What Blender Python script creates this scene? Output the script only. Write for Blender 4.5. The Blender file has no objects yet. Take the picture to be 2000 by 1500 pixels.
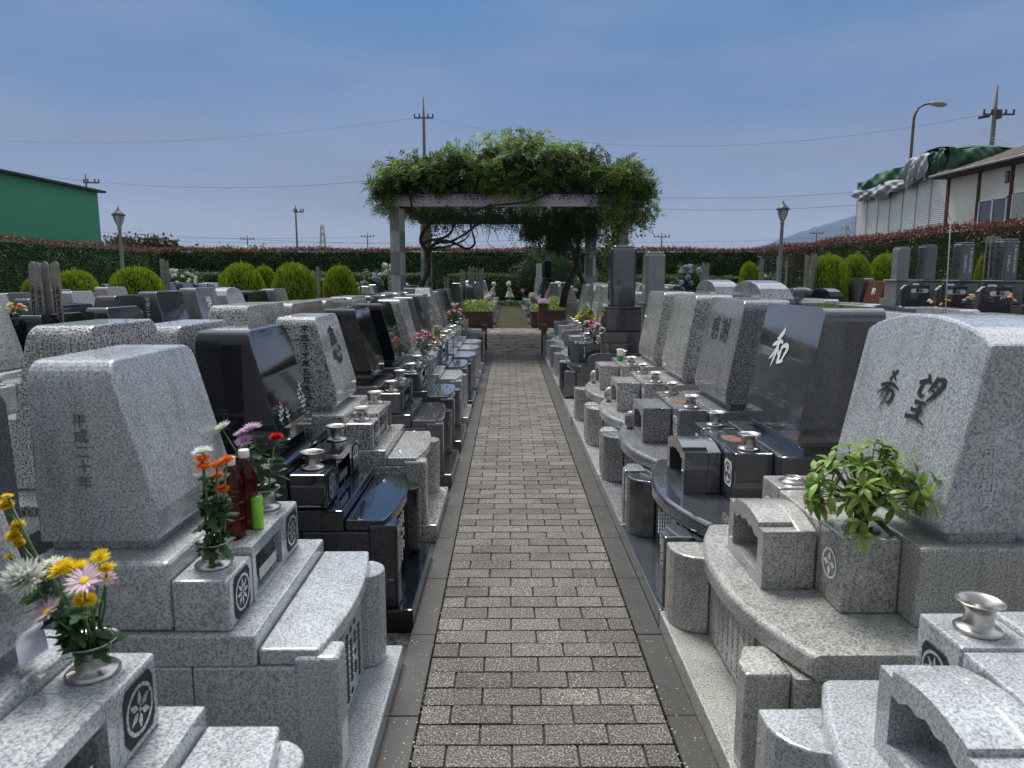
import bpy, bmesh, math, random
import numpy as np
from mathutils import Vector, Matrix, noise as mnoise
random.seed(7); RNG = np.random.default_rng(7)
SC = bpy.context.scene
COL = SC.collection

# ---------------------------------------------------------------- camera
F = 1390.0
PITCH = math.atan(210 / F); YAW = math.atan(7 / F * math.cos(PITCH))
cd = bpy.data.cameras.new('camera'); cam = bpy.data.objects.new('camera', cd); COL.objects.link(cam)
cam.location = (0, 0, 1.6)
fwd = Vector((math.sin(YAW) * math.cos(PITCH), math.cos(YAW) * math.cos(PITCH), -math.sin(PITCH)))
cam.rotation_euler = fwd.to_track_quat('-Z', 'Y').to_euler()
cd.sensor_width = 36; cd.lens = F / 2000 * 36; cd.clip_end = 20000; cd.clip_start = 0.05
cd.dof.use_dof = True; cd.dof.focus_distance = 5.5; cd.dof.aperture_fstop = 6.3
SC.camera = cam

# ---------------------------------------------------------------- world, sun, exposure
SUN_EL, SUN_AZ = math.radians(64), math.radians(-20)     # azimuth from +Y, to the right positive
w = bpy.data.worlds.new('World'); SC.world = w; w.use_nodes = True
wn = w.node_tree; wn.nodes.clear()
def N(t, kind, **kw):
    n = t.nodes.new(kind)
    for k, v in kw.items(): setattr(n, k, v)
    return n
out = N(wn, 'ShaderNodeOutputWorld'); bg = N(wn, 'ShaderNodeBackground'); bg.inputs[1].default_value = 0.10
sky = N(wn, 'ShaderNodeTexSky', sky_type='NISHITA'); sky.sun_disc = False
sky.sun_elevation = SUN_EL; sky.sun_rotation = SUN_AZ; sky.air_density = 1.0; sky.dust_density = 1.5
tc = N(wn, 'ShaderNodeTexCoord'); sep = N(wn, 'ShaderNodeSeparateXYZ')
wn.links.new(tc.outputs['Generated'], sep.inputs[0])
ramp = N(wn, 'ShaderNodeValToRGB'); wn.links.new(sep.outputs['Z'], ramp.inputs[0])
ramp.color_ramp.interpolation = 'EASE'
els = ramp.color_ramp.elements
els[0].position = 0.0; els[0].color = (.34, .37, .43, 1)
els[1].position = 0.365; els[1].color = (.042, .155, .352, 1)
for p, c in ((.05, (.225, .262, .345, 1)), (.14, (.135, .182, .315, 1)), (.24, (.076, .160, .33, 1)), (.50, (1.05, 1.12, 1.2, 1))):  # last stop brightens the unseen sky overhead for fill light and reflections
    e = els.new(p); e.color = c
vm = N(wn, 'ShaderNodeVectorMath', operation='SCALE'); vm.inputs['Scale'].default_value = 8.5
wn.links.new(ramp.outputs[0], vm.inputs[0])
mp = N(wn, 'ShaderNodeMapping'); mp.inputs['Scale'].default_value = (1.4, 1.4, 5.5)
wn.links.new(tc.outputs['Generated'], mp.inputs[0])
cl = N(wn, 'ShaderNodeTexNoise'); cl.inputs['Scale'].default_value = 2.3; cl.inputs['Detail'].default_value = 4; cl.inputs['Roughness'].default_value = .5
wn.links.new(mp.outputs[0], cl.inputs['Vector'])
cr = N(wn, 'ShaderNodeMapRange'); cr.inputs['From Min'].default_value = .42; cr.inputs['From Max'].default_value = .72
wn.links.new(cl.outputs[0], cr.inputs[0])
cm = N(wn, 'ShaderNodeMath', operation='MULTIPLY'); cm.inputs[1].default_value = .30
wn.links.new(cr.outputs[0], cm.inputs[0])
mix0 = N(wn, 'ShaderNodeMix', data_type='RGBA'); mix0.inputs[0].default_value = .9
wn.links.new(sky.outputs[0], mix0.inputs[6]); wn.links.new(vm.outputs[0], mix0.inputs[7])
mix1 = N(wn, 'ShaderNodeMix', data_type='RGBA'); mix1.inputs[7].default_value = (2.4, 2.65, 3.3, 1)
wn.links.new(cm.outputs[0], mix1.inputs[0]); wn.links.new(mix0.outputs[2], mix1.inputs[6])
# low grey-violet cloud bank over the horizon
lb = N(wn, 'ShaderNodeValToRGB'); wn.links.new(sep.outputs['Z'], lb.inputs[0]); le = lb.color_ramp.elements
le[0].position = .02; le[0].color = (0, 0, 0, 1); le[1].position = .24; le[1].color = (0, 0, 0, 1); q_ = le.new(.10); q_.color = (1, 1, 1, 1)
mp3 = N(wn, 'ShaderNodeMapping'); mp3.inputs['Scale'].default_value = (1.6, 1.6, 11); wn.links.new(tc.outputs['Generated'], mp3.inputs[0])
c3 = N(wn, 'ShaderNodeTexNoise'); c3.inputs['Scale'].default_value = 2.0; c3.inputs['Detail'].default_value = 6; c3.inputs['Roughness'].default_value = .55; wn.links.new(mp3.outputs[0], c3.inputs['Vector'])
r3 = N(wn, 'ShaderNodeMapRange'); r3.inputs['From Min'].default_value = .44; r3.inputs['From Max'].default_value = .66; r3.inputs['To Max'].default_value = .75; wn.links.new(c3.outputs[0], r3.inputs[0])
m3 = N(wn, 'ShaderNodeMath', operation='MULTIPLY'); wn.links.new(r3.outputs[0], m3.inputs[0]); wn.links.new(lb.outputs[0], m3.inputs[1])
mix3 = N(wn, 'ShaderNodeMix', data_type='RGBA'); mix3.inputs[7].default_value = (1.5, 1.68, 2.15, 1); wn.links.new(m3.outputs[0], mix3.inputs[0]); wn.links.new(mix1.outputs[2], mix3.inputs[6])
mix1 = mix3
# broken cloud added out of view for fill: bright at sides, dimmed behind camera
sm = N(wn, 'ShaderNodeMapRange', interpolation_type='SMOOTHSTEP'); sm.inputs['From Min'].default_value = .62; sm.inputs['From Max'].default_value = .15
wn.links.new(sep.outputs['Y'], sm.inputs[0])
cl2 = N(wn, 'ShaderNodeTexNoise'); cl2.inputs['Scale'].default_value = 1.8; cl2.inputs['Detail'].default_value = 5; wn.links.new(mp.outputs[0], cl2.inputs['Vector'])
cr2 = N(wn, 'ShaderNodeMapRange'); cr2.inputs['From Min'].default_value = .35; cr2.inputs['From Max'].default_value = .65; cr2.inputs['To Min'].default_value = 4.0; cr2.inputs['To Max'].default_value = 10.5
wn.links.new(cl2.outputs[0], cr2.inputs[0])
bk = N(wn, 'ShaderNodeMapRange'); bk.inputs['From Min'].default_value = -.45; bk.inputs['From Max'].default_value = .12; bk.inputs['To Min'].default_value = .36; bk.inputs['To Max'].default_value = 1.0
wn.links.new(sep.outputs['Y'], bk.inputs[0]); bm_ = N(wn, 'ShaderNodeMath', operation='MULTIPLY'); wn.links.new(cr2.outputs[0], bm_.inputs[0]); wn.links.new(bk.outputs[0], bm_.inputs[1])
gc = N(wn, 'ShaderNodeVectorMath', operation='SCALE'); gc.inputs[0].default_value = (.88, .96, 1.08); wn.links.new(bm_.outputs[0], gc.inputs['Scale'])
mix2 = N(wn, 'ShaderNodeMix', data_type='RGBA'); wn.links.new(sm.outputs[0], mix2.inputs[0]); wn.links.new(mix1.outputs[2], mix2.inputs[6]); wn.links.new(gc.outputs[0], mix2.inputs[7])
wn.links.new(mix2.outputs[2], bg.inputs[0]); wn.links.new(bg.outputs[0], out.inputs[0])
sd = bpy.data.lights.new('sun', 'SUN'); sd.energy = 2.9; sd.angle = math.radians(22); sd.color = (1, .965, .92)
so = bpy.data.objects.new('sun', sd); COL.objects.link(so)
sdir = Vector((math.sin(SUN_AZ) * math.cos(SUN_EL), math.cos(SUN_AZ) * math.cos(SUN_EL), math.sin(SUN_EL)))
so.rotation_euler = (-sdir).to_track_quat('-Z', 'Y').to_euler()
SC.view_settings.view_transform = 'Standard'; SC.view_settings.look = 'None'
SC.view_settings.exposure = 0.58; SC.view_settings.gamma = 1
SC.cycles.max_bounces = 6; SC.cycles.diffuse_bounces = 3; SC.cycles.glossy_bounces = 3
SC.cycles.transmission_bounces = 4; SC.cycles.volume_bounces = 0; SC.cycles.transparent_max_bounces = 8

# ---------------------------------------------------------------- materials
MATS = {}
def newmat(name, rough=.6, spec=.5, metal=0.0):
    m = bpy.data.materials.new(name); m.use_nodes = True
    t = m.node_tree; b = t.nodes['Principled BSDF']
    b.inputs['Roughness'].default_value = rough; b.inputs['Specular IOR Level'].default_value = spec
    b.inputs['Metallic'].default_value = metal
    MATS[name] = m
    return m, t, b
def rampn(t, src, stops, interp='LINEAR'):
    r = N(t, 'ShaderNodeValToRGB'); r.color_ramp.interpolation = interp
    e = r.color_ramp.elements
    e[0].position = stops[0][0]; e[0].color = (*stops[0][1], 1)
    e[1].position = stops[-1][0]; e[1].color = (*stops[-1][1], 1)
    for p, c in stops[1:-1]:
        x = e.new(p); x.color = (*c, 1)
    t.links.new(src, r.inputs[0]); return r
def noisen(t, scale, detail=2, rough=.5, coord='Object', vec=None):
    n = N(t, 'ShaderNodeTexNoise'); n.inputs['Scale'].default_value = scale
    n.inputs['Detail'].default_value = detail; n.inputs['Roughness'].default_value = rough
    if vec is None:
        c = N(t, 'ShaderNodeTexCoord'); vec = c.outputs[coord]
    t.links.new(vec, n.inputs['Vector']); return n
def bumpn(t, b, src, strength, dist=.01):
    bp = N(t, 'ShaderNodeBump'); bp.inputs['Strength'].default_value = strength; bp.inputs['Distance'].default_value = dist
    t.links.new(src, bp.inputs['Height']); t.links.new(bp.outputs[0], b.inputs['Normal'])
def granite(name, stops, scale, rough=.14, tint=.13, spec=.5):
    m, t, b = newmat(name, rough, spec)
    c = N(t, 'ShaderNodeTexCoord')
    n = noisen(t, scale, 3, .62, vec=c.outputs['Object'])
    r = rampn(t, n.outputs[0], stops)
    big = noisen(t, 3.5, 3, .6, vec=c.outputs['Object'])
    mr = N(t, 'ShaderNodeMapRange'); mr.inputs['From Min'].default_value = .3; mr.inputs['From Max'].default_value = .7
    mr.inputs['To Min'].default_value = 1 - tint; mr.inputs['To Max'].default_value = 1 + tint
    t.links.new(big.outputs[0], mr.inputs[0])
    v = N(t, 'ShaderNodeVectorMath', operation='SCALE'); t.links.new(r.outputs[0], v.inputs[0]); t.links.new(mr.outputs[0], v.inputs['Scale'])
    t.links.new(v.outputs[0], b.inputs['Base Color'])
    # rain streaks and dust: long vertical variation, part of the stone's wear
    ms = N(t, 'ShaderNodeMapping'); ms.inputs['Scale'].default_value = (9, 9, .9); t.links.new(c.outputs['Object'], ms.inputs[0])
    sk = noisen(t, 1.6, 4, .65, vec=ms.outputs[0]); sr = rampn(t, sk.outputs[0], [(.32, (.80, .79, .76)), (.46, (1, 1, 1)), (.70, (1.06, 1.06, 1.06))])
    sm_ = N(t, 'ShaderNodeMix', data_type='RGBA', blend_type='MULTIPLY'); sm_.inputs[0].default_value = 1
    t.links.new(v.outputs[0], sm_.inputs[6]); t.links.new(sr.outputs[0], sm_.inputs[7]); t.links.new(sm_.outputs[2], b.inputs['Base Color'])
    rr = N(t, 'ShaderNodeMapRange'); rr.inputs['From Min'].default_value = .3; rr.inputs['From Max'].default_value = .7
    rr.inputs['To Min'].default_value = rough * .75; rr.inputs['To Max'].default_value = rough * 1.5
    t.links.new(big.outputs[0], rr.inputs[0]); t.links.new(rr.outputs[0], b.inputs['Roughness'])
    if rough < .4: dk = 'black' in name or 'slate' in name; b.inputs['Coat Weight'].default_value = (.7 if 'black' in name else 1) if dk else .6; b.inputs['Coat Roughness'].default_value = .03; b.inputs['Coat IOR'].default_value = (1.62 if 'slate' in name else 1.5) if dk else 1.5
    return m
granite('granite_light', [(.37, (.035, .037, .042)), (.45, (.16, .165, .17)), (.50, (.38, .385, .38)), (.60, (.60, .60, .58))], 135, .17)
granite('granite_soft', [(.34, (.15, .158, .175)), (.44, (.27, .285, .305)), (.54, (.40, .42, .435)), (.66, (.50, .515, .52))], 140, .2)
granite('granite_buff', [(.34, (.11, .11, .10)), (.45, (.25, .25, .23)), (.54, (.37, .365, .34)), (.66, (.48, .475, .44))], 145, .24)
granite('granite_mid', [(.38, (.04, .043, .05)), (.47, (.15, .155, .165)), (.55, (.28, .285, .295)), (.66, (.40, .40, .40))], 150, .15)
granite('granite_black', [(.40, (.005, .006, .009)), (.62, (.010, .012, .018)), (.70, (.07, .08, .10)), (.80, (.22, .23, .25))], 210, .05, spec=.3)
granite('granite_slate', [(.38, (.034, .038, .044)), (.55, (.062, .068, .077)), (.66, (.105, .113, .124)), (.78, (.16, .17, .18))], 220, .09, spec=.5)
granite('granite_dkgrey', [(.38, (.035, .038, .043)), (.52, (.085, .09, .10)), (.66, (.15, .155, .16))], 150, .16)
granite('granite_pink', [(.36, (.10, .08, .075)), (.46, (.25, .21, .195)), (.56, (.38, .33, .31)), (.68, (.52, .47, .44))], 120, .24)
granite('granite_red', [(.38, (.05, .02, .018)), (.52, (.13, .05, .045)), (.66, (.24, .11, .10))], 150, .12)
granite('granite_pillar', [(.36, (.22, .225, .215)), (.5, (.36, .365, .35)), (.66, (.50, .50, .47))], 60, .6, .2)
def plain(name, col, rough=.6, var=.18, scale=6, spec=.4, metal=0.0, bump=0, bscale=80):
    m, t, b = newmat(name, rough, spec, metal)
    n = noisen(t, scale, 4, .6)
    lo = tuple(c * (1 - var) for c in col); hi = tuple(min(1, c * (1 + var)) for c in col)
    r = rampn(t, n.outputs[0], [(.3, lo), (.7, hi)]); t.links.new(r.outputs[0], b.inputs['Base Color'])
    if bump:
        n2 = noisen(t, bscale, 3, .6); bumpn(t, b, n2.outputs[0], bump)
    return m
plain('steel', (.50, .48, .45), .30, .15, 60, .5, 1.0)
plain('carve_black', (.02, .02, .022), .7)
plain('carve_white', (.72, .73, .74), .6, .08)
plain('carve_grey', (.05, .052, .058), .7)
plain('carve_faint', (.13, .13, .135), .7)
plain('carve_pale', (.50, .51, .52), .7)
plain('hollow', (.02, .02, .022), .8)
plain('old_wood', (.24, .23, .225), .85, .35, 9, bump=.3)
plain('bark', (.06, .05, .042), .9, .4, 14, bump=.5, bscale=30)
plain('twig', (.11, .085, .06), .9, .3)
plain('beam_paint', (.60, .57, .66), .6, .12, 2)
plain('beam_dark', (.045, .04, .042), .7)
plain('concrete_pole', (.17, .16, .145), .85, .15, 3)
plain('metal_dark', (.07, .075, .08), .5, .1)
plain('metal_grey', (.22, .24, .25), .45, .1)
plain('insulator', (.05, .05, .055), .5)
plain('wire', (.10, .12, .16), .6)
plain('barn_green', (.045, .25, .135), .6, .05, .4)
plain('barn_roof', (.02, .022, .03), .6)
plain('wood_red', (.085, .035, .025), .8, .3, 3)
plain('plaster', (.70, .68, .61), .85, .12, .9)
plain('tile_roof', (.13, .10, .09), .7, .35, 2.5)
plain('roof_edge', (.16, .165, .18), .5, .15, 2)
plain('tarp_green', (.030, .105, .060), .55, .3, 1.6, bump=.15, bscale=3)
plain('tarp_grey', (.26, .28, .30), .5, .25, 1.4, bump=.15, bscale=3)
plain('statue_stone', (.58, .55, .48), .8, .25, 9)
plain('white_plastic', (.8, .8, .8), .35, .04)
plain('paper_white', (.62, .62, .70), .7, .06)
plain('label_green', (.05, .36, .13), .4)
plain('can_green', (.24, .62, .05), .3, .1, 40)
plain('can_top', (.5, .5, .48), .3, .1, 20, .5, 1)
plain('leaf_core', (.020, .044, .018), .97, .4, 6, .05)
plain('soil', (.05, .045, .035), .95, .3, 30)
plain('rust', (.16, .08, .055), .8, .4, 50)
plain('forest_haze_blue', (.035, .055, .085), .95, .15, .002)  # forest tone turned blue: distance haze put into the base colour
plain('rust_pole', (.12, .085, .07), .7, .2, 5)
plain('concrete_light', (.5, .5, .48), .6)
plain('granite_soft2', (.20, .205, .20), .7, .25, 40)
plain('curtain', (.45, .45, .42), .8, .15, 3)
m, t, b = newmat('window_glass', .08, .6); b.inputs['Base Color'].default_value = (.10, .12, .13, 1)
m, t, b = newmat('lamp_glass', .25, .5); b.inputs['Base Color'].default_value = (.45, .48, .52, 1); b.inputs['Transmission Weight'].default_value = .25
for nm, c in (('tea', (.10, .008, .006)), ('oil', (.45, .36, .05)), ('clear_plastic', (.8, .82, .82))):
    m, t, b = newmat(nm, .08, .5); b.inputs['Base Color'].default_value = (*c, 1); b.inputs['Transmission Weight'].default_value = .72 if nm == 'tea' else .7; b.inputs['IOR'].default_value = 1.35
def leafmat(name, stops, rough=.5, trans=.25, spec=.35):
    m, t, b = newmat(name, rough, spec)
    g = N(t, 'ShaderNodeNewGeometry')
    n = noisen(t, 1.6, 3, .6)
    ad = N(t, 'ShaderNodeMath', operation='MULTIPLY_ADD'); ad.inputs[1].default_value = .6
    t.links.new(g.outputs['Random Per Island'], ad.inputs[0])
    sc = N(t, 'ShaderNodeMath', operation='MULTIPLY'); sc.inputs[1].default_value = .42
    t.links.new(n.outputs[0], sc.inputs[0]); t.links.new(sc.outputs[0], ad.inputs[2])
    r = rampn(t, ad.outputs[0], stops); t.links.new(r.outputs[0], b.inputs['Base Color'])
    if trans:
        tr = N(t, 'ShaderNodeBsdfTranslucent'); mx = N(t, 'ShaderNodeMixShader'); mx.inputs[0].default_value = trans
        t.links.new(r.outputs[0], tr.inputs[0]); t.links.new(b.outputs[0], mx.inputs[1]); t.links.new(tr.outputs[0], mx.inputs[2])
        t.links.new(mx.outputs[0], t.nodes['Material Output'].inputs[0])
    return m
leafmat('hedge_leaf', [(.1, (.030, .062, .028)), (.42, (.085, .155, .06)), (.72, (.15, .23, .085)), (.95, (.24, .19, .11))])
leafmat('hedge_red', [(.1, (.07, .03, .022)), (.5, (.17, .04, .038)), (.95, (.33, .10, .09))])
leafmat('hedge_brown', [(.1, (.026, .032, .018)), (.5, (.080, .070, .042)), (.95, (.19, .10, .075))])
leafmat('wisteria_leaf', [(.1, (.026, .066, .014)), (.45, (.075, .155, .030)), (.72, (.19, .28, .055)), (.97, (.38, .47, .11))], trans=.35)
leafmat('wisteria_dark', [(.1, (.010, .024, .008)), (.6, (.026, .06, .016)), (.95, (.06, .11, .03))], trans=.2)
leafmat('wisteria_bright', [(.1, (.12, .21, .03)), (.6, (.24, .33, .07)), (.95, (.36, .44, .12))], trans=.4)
leafmat('thuja_leaf', [(.1, (.10, .16, .010)), (.5, (.24, .34, .015)), (.9, (.42, .50, .035))], trans=.25)
leafmat('ivy_leaf', [(.1, (.06, .11, .03)), (.5, (.17, .24, .08)), (.95, (.40, .44, .22))])
leafmat('ivy_dark', [(.1, (.014, .034, .014)), (.5, (.035, .075, .026)), (.95, (.06, .11, .035))])
leafmat('planter_leaf', [(.1, (.10, .17, .03)), (.5, (.26, .36, .07)), (.95, (.48, .52, .2))])
leafmat('bush_leaf', [(.1, (.02, .03, .014)), (.5, (.05, .06, .03)), (.95, (.10, .065, .04))])
leafmat('shrub_leaf', [(.1, (.05, .12, .018)), (.45, (.14, .25, .035)), (.95, (.34, .44, .09))], .35, .3)
leafmat('stem_leaf', [(.1, (.012, .04, .015)), (.5, (.03, .09, .03)), (.95, (.07, .15, .05))], .45, .2)
leafmat('stem_green', [(.1, (.05, .10, .03)), (.9, (.13, .22, .07))], .5, 0)
def petalm(name, c, c2=None):
    c2 = c2 or tuple(x * .75 for x in c)
    return leafmat(name, [(.1, c2), (.9, c)], .6, .3, .2)
petalm('petal_white', (.85, .87, .80)); petalm('petal_yellow', (.90, .72, .03), (.80, .58, .02)); petalm('petal_pink', (.86, .66, .74))
petalm('petal_mauve', (.80, .60, .78)); petalm('petal_orange', (.80, .20, .02)); petalm('petal_red', (.70, .01, .02))
petalm('petal_purple', (.22, .06, .25)); petalm('petal_rose', (.62, .16, .26)); petalm('petal_blue', (.20, .24, .60))
petalm('petal_cream', (.82, .78, .55)); petalm('petal_hydrangea', (.55, .60, .72)); petalm('petal_maroon', (.12, .01, .05))

# pavers: speckled exposed aggregate, one tone per stone
m, t, b = newmat('paver', .75, .3)
g = N(t, 'ShaderNodeNewGeometry'); n = noisen(t, 150, 2, .6)
r = rampn(t, n.outputs[0], [(.38, (.062, .055, .047)), (.50, (.122, .110, .097)), (.58, (.26, .24, .215)), (.68, (.52, .49, .45))])
mr = N(t, 'ShaderNodeMapRange'); mr.inputs['To Min'].default_value = .60; mr.inputs['To Max'].default_value = .98
t.links.new(g.outputs['Random Per Island'], mr.inputs[0])
st = noisen(t, 2.2, 4, .6); mr2 = N(t, 'ShaderNodeMapRange'); mr2.inputs['From Min'].default_value = .3; mr2.inputs['From Max'].default_value = .7
mr2.inputs['To Min'].default_value = .72; mr2.inputs['To Max'].default_value = 1.1; t.links.new(st.outputs[0], mr2.inputs[0])
mu = N(t, 'ShaderNodeMath', operation='MULTIPLY'); t.links.new(mr.outputs[0], mu.inputs[0]); t.links.new(mr2.outputs[0], mu.inputs[1])
v = N(t, 'ShaderNodeVectorMath', operation='SCALE'); t.links.new(r.outputs[0], v.inputs[0]); t.links.new(mu.outputs[0], v.inputs['Scale'])
t.links.new(v.outputs[0], b.inputs['Base Color']); bumpn(t, b, n.outputs[0], .5, .004)
# joints with moss
m, t, b = newmat('joint_moss', .95, .2); n = noisen(t, 7, 4, .6)
r = rampn(t, n.outputs[0], [(.35, (.038, .035, .030)), (.55, (.050, .047, .036)), (.66, (.085, .090, .030))]); t.links.new(r.outputs[0], b.inputs['Base Color'])
# wet brown kerb concrete with pale specks
m, t, b = newmat('kerb_concrete', .5, .5); n = noisen(t, 3, 5, .65); n2 = noisen(t, 120, 2, .5)
r = rampn(t, n.outputs[0], [(.3, (.024, .021, .018)), (.7, (.045, .039, .032))])
r2 = rampn(t, n2.outputs[0], [(.70, (0, 0, 0)), (.74, (1, 1, 1))])
mx = N(t, 'ShaderNodeMix', data_type='RGBA'); mx.inputs[7].default_value = (.34, .32, .28, 1)
t.links.new(r2.outputs[0], mx.inputs[0]); t.links.new(r.outputs[0], mx.inputs[6]); t.links.new(mx.outputs[2], b.inputs['Base Color'])
bumpn(t, b, n2.outputs[0], .2, .003)
# crazy-paved crossing
m, t, b = newmat('flagstone', .8, .2)
c = N(t, 'ShaderNodeTexCoord'); mpn = N(t, 'ShaderNodeMapping'); mpn.inputs['Scale'].default_value = (1.7, 1.9, 1); t.links.new(c.outputs['Object'], mpn.inputs[0])
dn = noisen(t, 1.2, 2, .5, vec=mpn.outputs[0]); av = N(t, 'ShaderNodeVectorMath', operation='MULTIPLY_ADD'); av.inputs[1].default_value = (.6, .6, 0)
t.links.new(dn.outputs['Color'], av.inputs[0]); t.links.new(mpn.outputs[0], av.inputs[2])
vo = N(t, 'ShaderNodeTexVoronoi', feature='DISTANCE_TO_EDGE'); t.links.new(av.outputs[0], vo.inputs['Vector']); vo.inputs['Scale'].default_value = 1.3
vc = N(t, 'ShaderNodeTexVoronoi'); t.links.new(av.outputs[0], vc.inputs['Vector']); vc.inputs['Scale'].default_value = 1.3
r1 = rampn(t, vc.outputs['Color'], [(.0, (.11, .103, .09)), (.5, (.165, .155, .14)), (1., (.22, .21, .185))])
jr = rampn(t, vo.outputs['Distance'], [(.02, (.16, .16, .16)), (.055, (1, 1, 1))])
mx = N(t, 'ShaderNodeMix', data_type='RGBA', blend_type='MULTIPLY'); mx.inputs[0].default_value = 1
t.links.new(r1.outputs[0], mx.inputs[6]); t.links.new(jr.outputs[0], mx.inputs[7]); t.links.new(mx.outputs[2], b.inputs['Base Color'])
bumpn(t, b, jr.outputs[0], .8, .02)
# block path beyond the crossing
m, t, b = newmat('far_paving', .95, .05); br = N(t, 'ShaderNodeTexBrick'); c = N(t, 'ShaderNodeTexCoord'); t.links.new(c.outputs['Object'], br.inputs[0])
br.inputs['Scale'].default_value = 2.2; br.inputs['Color1'].default_value = (.045, .042, .031, 1); br.inputs['Color2'].default_value = (.058, .054, .041, 1); br.inputs['Mortar'].default_value = (.06, .06, .035, 1)
n = noisen(t, 1.1, 4, .6); r = rampn(t, n.outputs[0], [(.3, (.7, .72, .6)), (.7, (1.15, 1.1, 1.0))])
mx = N(t, 'ShaderNodeMix', data_type='RGBA', blend_type='MULTIPLY'); mx.inputs[0].default_value = 1
t.links.new(br.outputs[0], mx.inputs[6]); t.links.new(r.outputs[0], mx.inputs[7]); t.links.new(mx.outputs[2], b.inputs['Base Color'])
# gravel ground
m, t, b = newmat('gravel', .9, .3); n = noisen(t, 45, 3, .7); n2 = noisen(t, .8, 3, .6)
r = rampn(t, n.outputs[0], [(.35, (.04, .038, .034)), (.5, (.11, .105, .095)), (.65, (.21, .20, .185))]); t.links.new(r.outputs[0], b.inputs['Base Color']); bumpn(t, b, n.outputs[0], .8, .02)
# brown glazed brick
m, t, b = newmat('brown_brick', .55, .4); br = N(t, 'ShaderNodeTexBrick'); c = N(t, 'ShaderNodeTexCoord')
mpn = N(t, 'ShaderNodeMapping'); mpn.inputs['Rotation'].default_value = (math.radians(90), 0, 0); t.links.new(c.outputs['Object'], mpn.inputs[0]); t.links.new(mpn.outputs[0], br.inputs[0])
br.inputs['Scale'].default_value = 3.2; br.inputs['Mortar Size'].default_value = .03; br.inputs['Color1'].default_value = (.12, .062, .042, 1); br.inputs['Color2'].default_value = (.17, .10, .07, 1); br.inputs['Mortar'].default_value = (.05, .045, .04, 1)
t.links.new(br.outputs[0], b.inputs['Base Color'])
# corrugated pale cladding
m, t, b = newmat('cladding', .5, .4); n = noisen(t, .9, 4, .6); r = rampn(t, n.outputs[0], [(.3, (.56, .57, .55)), (.7, (.68, .69, .67))]); t.links.new(r.outputs[0], b.inputs['Base Color'])

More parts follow.
